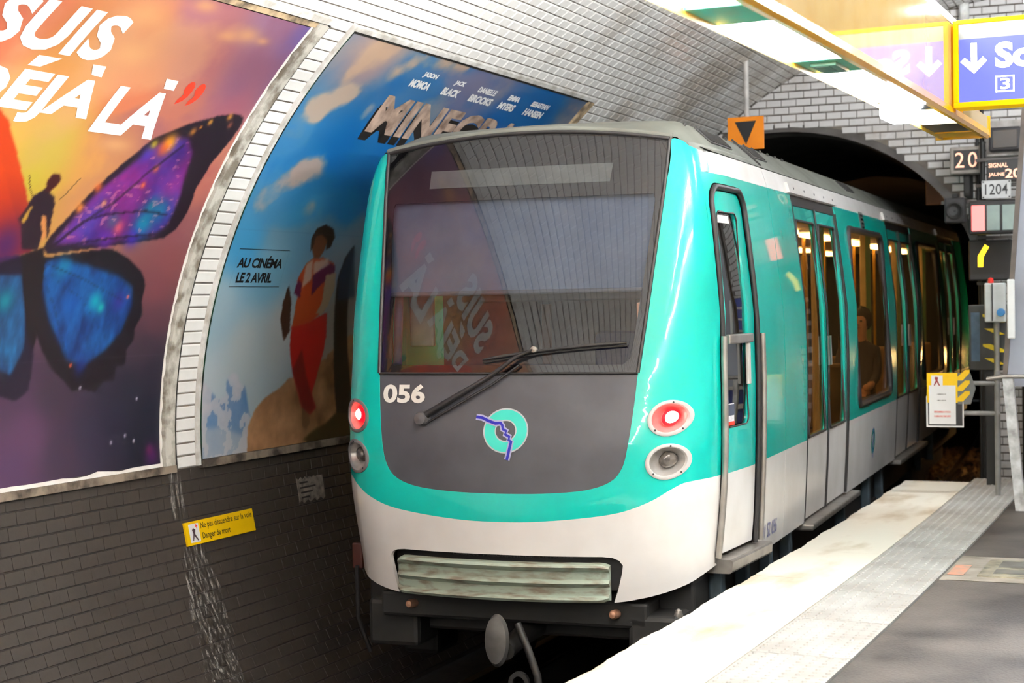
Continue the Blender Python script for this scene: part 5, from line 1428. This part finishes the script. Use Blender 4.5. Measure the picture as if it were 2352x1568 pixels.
K_(MB().box(15.13, 15.15, .548, .805, 2.48, 2.645, .004, GAN).build('plate', mat('enamel_white', S(206, 206, 206), S(188, 186, 184), rough=.4)))
K_(text_on('digits', '1204', (.578, 2.515, .778, 2.612), plate_fn(15.129), M_rub, None, off=.002, bold=.005))
for u, z in ((.562, 2.493), (.562, 2.632), (.79, 2.493), (.79, 2.632)):
    K_(MB().lathe([(0, .003), (.007, .002), (.008, -.002)], ST(15.129, u, z), (0, -1, 0), 8).build('plate_screw', M_rub))
K_(MB().box(15.15, 15.65, .64, .70, 2.54, 2.60, .008, GAN).build('bracket', M_blk))
r, K_ = thing('track_signal', ST(15.1, .66, 2.15), 'black three lens signal box with its left lens glowing red', 'signal')
K_(MB().box(15.0, 15.2, .445, .885, 2.155, 2.455, .015, GAN).build('case', M_rub))
for u0, mm, nm in ((.472, None, 'red_lens'), (.605, 'g', 'dark_lens'), (.738, 'g', 'dark_lens')):
    m = emis('signal_red', (1.0, .14, .13, 1), 1.6) if mm is None else _mats.get('grey_lens') or mat('grey_lens', S(150, 166, 160), S(136, 150, 146), rough=.2)
    K_(MB().box(14.985, 15.005, u0, u0 + .115, 2.185, 2.415, .006, GAN).build(nm, m))
K_(MB().box(15.2, 15.65, .60, .72, 2.25, 2.35, .01, GAN).build('bracket', M_blk))
r, K_ = thing('signal_lamp_box', ST(16.0, .69, 2.93), 'square black lamp box on a whitish backing at the top of the end wall', 'signal')
K_(MB().box(15.97, 16.16, .505, .88, 2.93, 3.27, .01, GAN).build('backing', mat('chalk_white', S(206, 202, 198), S(150, 144, 138), rough=.7, scale=6)))
K_(MB().box(15.88, 16.0, .54, .835, 2.97, 3.20, .02, GAN).build('case', mat('lamp_box_black', S(44, 42, 46), S(34, 32, 36), rough=.5)))
K_(MB().box(15.87, 15.885, .575, .80, 3.0, 3.17, .004, GAN).build('dark_glass', M_frit))
r, K_ = thing('loudspeaker', ST(15.5, .26, 2.28), 'dark round-faced loudspeaker box at the edge of the tunnel mouth', 'loudspeaker')
K_(MB().box(15.5, 15.62, .165, .36, 2.285, 2.525, .02, GAN).build('case', mat('speaker_grey', S(50, 48, 50), S(36, 34, 36), rough=.6)))
K_(MB().lathe([(.075, .0), (.085, .012), (.07, .016), (.05, .002), (.02, -.004), (0, .004)], ST(15.5, .262, 2.40), (0, -1, 0), 24).build('cone', M_blk, None, 40))
K_(MB().box(15.5, 15.62, .24, .29, 2.52, 2.56, .005, GAN).build('bracket', M_blk))
r, K_ = thing('signal_repeater', ST(15.55, .57, 1.74), 'black box with a bent bright yellow bar under the red signal', 'signal')
K_(MB().box(15.5, 15.62, .385, .78, 1.74, 2.12, .015, GAN).build('case', M_rub))
yl = [(2262, 561), (2272, 567), (2259, 590), (2258, 613), (2246, 613), (2246, 588)]
yp = [on_surface(x, y, plate_fn(15.5), .5, 1.9) for x, y in yl]
K_(sheet('yellow_bar', [yp], plate_fn(15.5), emis('lit_yellow_bar', (1.0, .70, .02, 1), 1.2), None, off=.004, smooth=None))
r, K_ = thing('signal_mast', ST(15.35, .68, -1.05), 'dark steel mast and cross bars carrying the signals', 'mast')
for u in (.50, .86):
    K_(MB().tube([ST(15.70, u, -1.05), ST(15.70, u, 3.05)], .026, 8).build('upright', M_blk))
for z in (1.70, 2.13, 2.47, 2.62, 2.86):
    K_(MB().box(15.645, 15.70, .12 if z == 2.47 else .44, .95, z, z + .03, .004, GAN).build('cross_bar', mat('mast_grey%d' % int(z * 100), S(104, 98, 94), S(60, 56, 54), rough=.6)))
for k, (u, w) in enumerate(((.41, .008), (.455, .008), (.93, .01), (1.0, -.01), (1.06, .01))):
    c = MB().tube([ST(16.165, u + w * math.sin(t * 5 + k), -0.3 + 4.2 * t) for t in np.linspace(0, 1, 14)], .016 + .004 * (k % 3), 8).build('cable', M_blk, None, 60)
    tag(c, ['thick black cable nearest the tunnel mouth on the end wall', 'second black cable from the tunnel mouth on the end wall', 'middle black cable behind the signal mast', 'black cable behind the lamp box, second from the stairs', 'black cable nearest the stairs on the end wall'][k], 'cable', 'cables up the end wall')
c = MB().tube([ST(16.1, .30, 3.95), ST(16.1, .30, 4.5)], .05, 12).build('wall_pipe', M_frame_white, None, 60)
tag(c, 'white vertical pipe at the top of the end wall', 'pipe')
# plate in the tunnel
c = MB().box(18.4, 18.43, -.38, -.05, 2.62, 2.92, .01, GAN).build('tunnel_plate', mat('tan_plate', S(176, 124, 84), S(150, 104, 70), rough=.6))
tag(c, 'tan plate under the tunnel arch behind the train', 'plate')
# assumed bulkhead lamp past the platform end, added unseen to light the ballast
r, K_ = thing('assumed_bulkhead_lamp', ST(24.0, .38, .60), 'small assumed warm bulkhead lamp, unseen on the tunnel wall, lighting the ballast', 'lamp')
K_(MB().box(23.9, 24.1, .36, .425, .60, .80, .02, GAN).build('case', M_blk))
K_(MB().box(23.93, 24.07, .325, .362, .62, .78, .01, GAN).build('lens', emis('warm_bulkhead', (1.0, .55, .18, 1), 240.0)))

# hazard-striped cabinet, small white box, gate with the notice board
M_hz = mat('hazard_yellow', S(236, 204, 20), S(214, 184, 16), rough=.5)
r, K_ = thing('hazard_cabinet', ST(13.95, .72, 0), 'dark cabinet with yellow hazard stripes on a post at the platform end', 'cabinet')
K_(MB().box(13.9, 14.08, .565, .875, .975, 1.525, .01, GAN).build('case', mat('cabinet_charcoal', S(48, 48, 46), S(36, 36, 34), rough=.6)))
K_(sheet('glazed_panel', [rect(.585, 1.05, .655, 1.46)], plate_fn(13.9), mat('blue_grey_glass', S(84, 104, 124), S(60, 76, 92), rough=.15), None, off=.003))
for k in range(4):
    z = 1.02 + k * .125
    K_(sheet('stripe', [[(.68, z + .05), (.74, z + .05), (.86, z), (.86, z - .02), (.80, z - .02), (.68, z + .03)] if k % 2 else [(.69, z + .055), (.76, z + .055), (.86, z + .005), (.80, z + .0)]], plate_fn(13.9), M_hz, None, off=.003, smooth=None))
K_(MB().box(13.96, 14.03, .69, .76, .0, .98, .005, GAN).build('post', M_blk))
r, K_ = thing('call_box', ST(13.75, .80, 0), 'small pale call box with a blue button on a grey post by the stairs', 'call box')
K_(MB().box(13.72, 13.80, .715, .885, 1.38, 1.705, .012, GAN).build('case', mat('callbox_pale', S(206, 208, 206), S(184, 186, 184), rough=.45)))
K_(MB().box(13.71, 13.725, .775, .783, 1.39, 1.70, 0, GAN).build('seam', M_rub))
K_(MB().lathe([(0, .02), (.03, .016), (.036, -.005)], ST(13.72, .845, 1.46), (0, -1, 0), 16).build('blue_button', mat('button_blue', S(60, 130, 190), rough=.4), None, 40))
K_(MB().lathe([(0, .05), (.02, .045), (.026, 0)], ST(13.75, .765, 1.70), (0, 0, 1), 12).build('red_beacon', mat('beacon_red', S(210, 30, 24), rough=.4), None, 40))
K_(MB().tube([ST(13.82, .80, 0), ST(13.82, .80, 1.4)], .024, 10).build('post', M_alu, None, 60))
r, K_ = thing('platform_gate', ST(13.3, .82, 0), 'low grey steel gate frame closing the platform end beside the train', 'gate')
M_gate = mat('gate_grey', S(150, 148, 146), S(110, 108, 106), rough=.5)
for u in (.86,):
    K_(MB().tube([ST(13.24, u, 0), ST(13.24, u, 1.0)], .022, 10).build('upright', M_gate, None, 60))
for z in (.66, .90):
    K_(MB().tube([ST(13.24, .40, z), ST(13.24, .88, z)], .018, 10).build('rail', M_gate, None, 60))
r, K_ = thing('notice_board', ST(13.2, .5, .56), 'yellow and white warning notice hung on the gate beside the train', 'notice')
NB = plate_fn(13.2)
K_(MB().box(13.2, 13.215, .318, .60, .555, .80, .003, GAN).build('black_backing', M_rub))
K_(MB().box(13.195, 13.21, .318, .56, .745, .985, .003, GAN).build('yellow_panel', M_yel))
K_(sheet('white_rim', [rect(.312, .548, .606, .80), rect(.325, .560, .596, .79)], NB, M_pw, None, off=.003, smooth=None))
K_(sheet('hazard_panel', [[(.56, .735), (.66, .735), (.70, .86), (.66, .985), (.56, .985)]], NB, mat('hazard_grey', S(110, 112, 112), S(90, 92, 92), rough=.6), None, off=.003, thick=.008, smooth=None))
for k in range(3):
    z = .755 + k * .085
    K_(sheet('hazard_stripe', [[(.56, z), (.60, z), (.655, z + .06), (.655, z + .085), (.62, z + .085), (.56, z + .03)]], NB, M_yel, None, off=.006, smooth=None))
K_(sheet('notice_sheet', [rect(.335, .572, .545, .885)], NB, M_pw, None, off=.008, thick=.002, smooth=None))
K_(sheet('pictogram_label', [rect(.355, .875, .445, .965)], NB, M_pw, None, off=.009, smooth=None))
K_(sheet('pictogram_figure', [[(.39, .955), (.41, .95), (.405, .925), (.425, .885), (.415, .882), (.398, .912), (.382, .882), (.374, .886), (.390, .925), (.38, .945)]], NB, mat('picto_red', S(150, 60, 60), rough=.5), None, off=.011, smooth=None))
for z, m in ((.665, M_pr), (.630, M_pr)):
    K_(sheet('print_line', [rect(.375, z, .505, z + .014)], NB, mat('faded_red_print%d' % int(z * 1000), S(206, 110, 104), S(230, 200, 196), rough=.6, scale=60), None, off=.0105, smooth=None))
for z in (.78, .83):
    K_(sheet('print_line', [rect(.40, z - .02, .47, z - .012)], NB, mat('grey_print%d' % int(z * 1000), S(120, 118, 116), S(220, 218, 216), rough=.6, scale=60), None, off=.0105, smooth=None))
for z in (.955, .935, .915):
    K_(sheet('print_line', [rect(.455, z, .545, z + .006)], NB, mat('brown_print%d' % int(z * 1000), S(150, 110, 10), S(200, 160, 10), rough=.6, scale=60), None, off=.001, smooth=None))

# ------------------------------------------------------------------ stairs
r, K_ = thing('staircase', ST(12.45, 1.6, 0), 'grey steel staircase with blue risers and white nosings at the right edge', 'staircase')
M_riser = mat('blue_riser', S(40, 52, 120), S(32, 42, 100), rough=.5)
M_tread = mat('white_nosing', S(222, 218, 208), S(180, 172, 160), rough=.6, scale=9)
M_stair = mat('stair_blue_grey', S(150, 154, 166), S(128, 130, 140), rough=.5, scale=2)
for k in range(11):
    s0 = 12.42 + k * .28; z0 = .01 + k * .17
    K_(MB().box(s0, s0 + .03, 1.13, 2.5, z0, z0 + .14, .003, GAN).build('riser', M_riser if k else M_tread))
    K_(MB().box(s0 - .02, s0 + .30, 1.12, 2.5, z0 + .14, z0 + .17, .006, GAN).build('tread', M_tread))
nw = [ST(12.36, 1.12, 0), ST(12.36, 1.10, .3), ST(12.36, 1.03, .98)]
K_(MB().add([ST(s_, u_, z_) for s_ in (12.32, 12.40) for (u_, z_) in ((1.085, 0), (1.155, 0), (1.075, 1.0), (1.0, 1.0))], [(0, 1, 2, 3), (7, 6, 5, 4), (0, 4, 5, 1), (1, 5, 6, 2), (2, 6, 7, 3), (3, 7, 4, 0)]).build('newel_post', mat('flaked_white_post', S(206, 206, 206), S(140, 138, 136), rough=.6, scale=12)))
sc = [(12.05, z_) for z_ in (0,)]
K_(MB().add([ST(s_, u_, z_) for s_ in (12.44, 12.52) for (u_, z_) in ((1.02, .92), (1.9, .92), (1.9, 3.6), (1.235, 3.6))], [(0, 1, 2, 3), (7, 6, 5, 4), (0, 4, 5, 1), (1, 5, 6, 2), (2, 6, 7, 3), (3, 7, 4, 0)]).build('side_screen', M_stair))
K_(MB().add([ST(s_, u_, z_) for s_ in (12.42, 12.54) for (u_, z_) in ((.985, .92), (1.02, .92), (1.235, 3.6), (1.20, 3.6))], [(0, 1, 2, 3), (7, 6, 5, 4), (0, 4, 5, 1), (1, 5, 6, 2), (2, 6, 7, 3), (3, 7, 4, 0)]).build('screen_edge', mat('edge_brown', S(96, 86, 80), S(70, 62, 58), rough=.6)))
K_(MB().tube([ST(12.30, .90, .985), ST(12.32, 1.0, 1.0), ST(12.32, 1.2, 1.0), ST(12.38, 1.28, 1.0), ST(12.50, 1.26, .99), ST(12.52, 1.0, .98), ST(12.42, .90, .98)], .016, 8, closed=True).build('hand_ring', M_alu, None, 60))
K_(MB().box(12.28, 12.31, 1.045, 1.10, 1.28, 1.72, .01, GAN).build('grip', mat('grip_white', S(220, 220, 220), rough=.5)))

# ------------------------------------------------------------------ seated passenger
def passenger():
    J = {'pel': (.96, 15.06, .60, .15), 'waist': (.96, 15.10, .80, .14), 'chest': (.96, 15.08, 1.02, .155), 'neck': (.96, 15.05, 1.20, .058), 'hb': (.96, 15.03, 1.28, .075), 'head': (.96, 15.02, 1.38, .098), 'top': (.96, 15.03, 1.47, .06),
         'sl': (.79, 15.08, 1.10, .068), 'el': (.76, 15.0, .86, .05), 'wl': (.80, 14.82, .78, .036), 'hl': (.84, 14.75, .77, .040),
         'sr': (1.11, 15.08, 1.10, .06), 'er': (1.12, 15.0, .86, .045), 'wr': (1.08, 14.82, .78, .036), 'hr': (1.05, 14.75, .77, .04),
         'kl': (.87, 14.62, .60, .085), 'al': (.87, 14.62, .16, .048), 'tl': (.87, 14.48, .11, .045), 'kr': (1.03, 14.62, .60, .085), 'ar': (1.03, 14.62, .16, .048), 'tr': (1.03, 14.48, .11, .045)}
    E = [('pel', 'waist'), ('waist', 'chest'), ('chest', 'neck'), ('neck', 'hb'), ('hb', 'head'), ('head', 'top'), ('chest', 'sl'), ('sl', 'el'), ('el', 'wl'), ('wl', 'hl'), ('chest', 'sr'), ('sr', 'er'), ('er', 'wr'), ('wr', 'hr'), ('pel', 'kl'), ('kl', 'al'), ('al', 'tl'), ('pel', 'kr'), ('kr', 'ar'), ('ar', 'tr')]
    ks = list(J); base = J['pel']
    me = bpy.data.meshes.new('p'); me.from_pydata([tuple(J[k][:3]) for k in ks], [(ks.index(a), ks.index(b)) for a, b in E], [])
    ob = bpy.data.objects.new('p', me); col.objects.link(ob)
    sk = ob.modifiers.new('s', 'SKIN'); ob.modifiers.new('d', 'SUBSURF').levels = 2
    for i, k in enumerate(ks):
        v = me.skin_vertices[0].data[i]; v.radius = (J[k][3], J[k][3]); v.use_root = (k == 'pel')
    dg = bpy.context.evaluated_depsgraph_get(); dg.update()
    em = bpy.data.meshes.new_from_object(ob.evaluated_get(dg)); bpy.data.objects.remove(ob)
    vs = [LOC(*v.co) for v in em.vertices]; fs = [tuple(p.vertices) for p in em.polygons]
    vs = [tuple(TW @ Vector(v)) for v in vs]
    o = mesh('person', vs, fs, [mat('dark_coat', S(58, 54, 60), S(44, 40, 46), rough=.8), mat('skin', S(176, 130, 104), S(160, 116, 92), rough=.5)], None, 80)
    for p in o.data.polygons:
        c = p.center
        if c.z > 1.19 or (c.z < .83 and c.z > .7 and em.polygons[p.index].center.y < 14.86): p.material_index = 1
    tag(o, 'seated passenger with dark hair in a dark coat behind the train window', 'person')
    hair = MB(); c = Vector((.96, 15.05, 1.40)); n = 16
    vs = []; fs = []
    for i in range(9):
        t = math.pi * i / 8
        for k in range(n):
            a = 2 * math.pi * k / n; rr = .118 + .012 * math.sin(5 * a + i)
            p = c + Vector((math.cos(a) * math.sin(t) * rr, math.sin(a) * math.sin(t) * rr * 1.05 + .02, math.cos(t) * rr))
            if p.y < 14.99 and p.z < 1.43: p.y = 14.99
            vs.append(tuple(TW @ Vector(LOC(*p))))
    for i in range(8):
        for k in range(n): fs.append((i * n + k, i * n + (k + 1) % n, (i + 1) * n + (k + 1) % n, (i + 1) * n + k))
    h = mesh('hair', vs, fs, mat('dark_hair', S(32, 26, 24), S(22, 18, 16), rough=.7), o, 60)
    for sx in (-.035, .035):
        MB().lathe([(0, .006), (.010, .003), (.012, -.004)], TW @ Vector(LOC(.96 + sx, 14.925, 1.385)), -TT, 8).build('eye', M_rub, o)
    MB().lathe([(0, .03), (.012, .012), (.016, -.01)], TW @ Vector(LOC(.96, 14.925, 1.355)), -TT, 8).build('nose', _mats['skin'], o, 40)
    MB().box(.935, .985, 14.926, 14.936, 1.318, 1.326, 0, lambda *p: tuple(TW @ Vector(LOC(*p)))).build('mouth', mat('lips', S(140, 80, 76), rough=.5), o)
passenger()
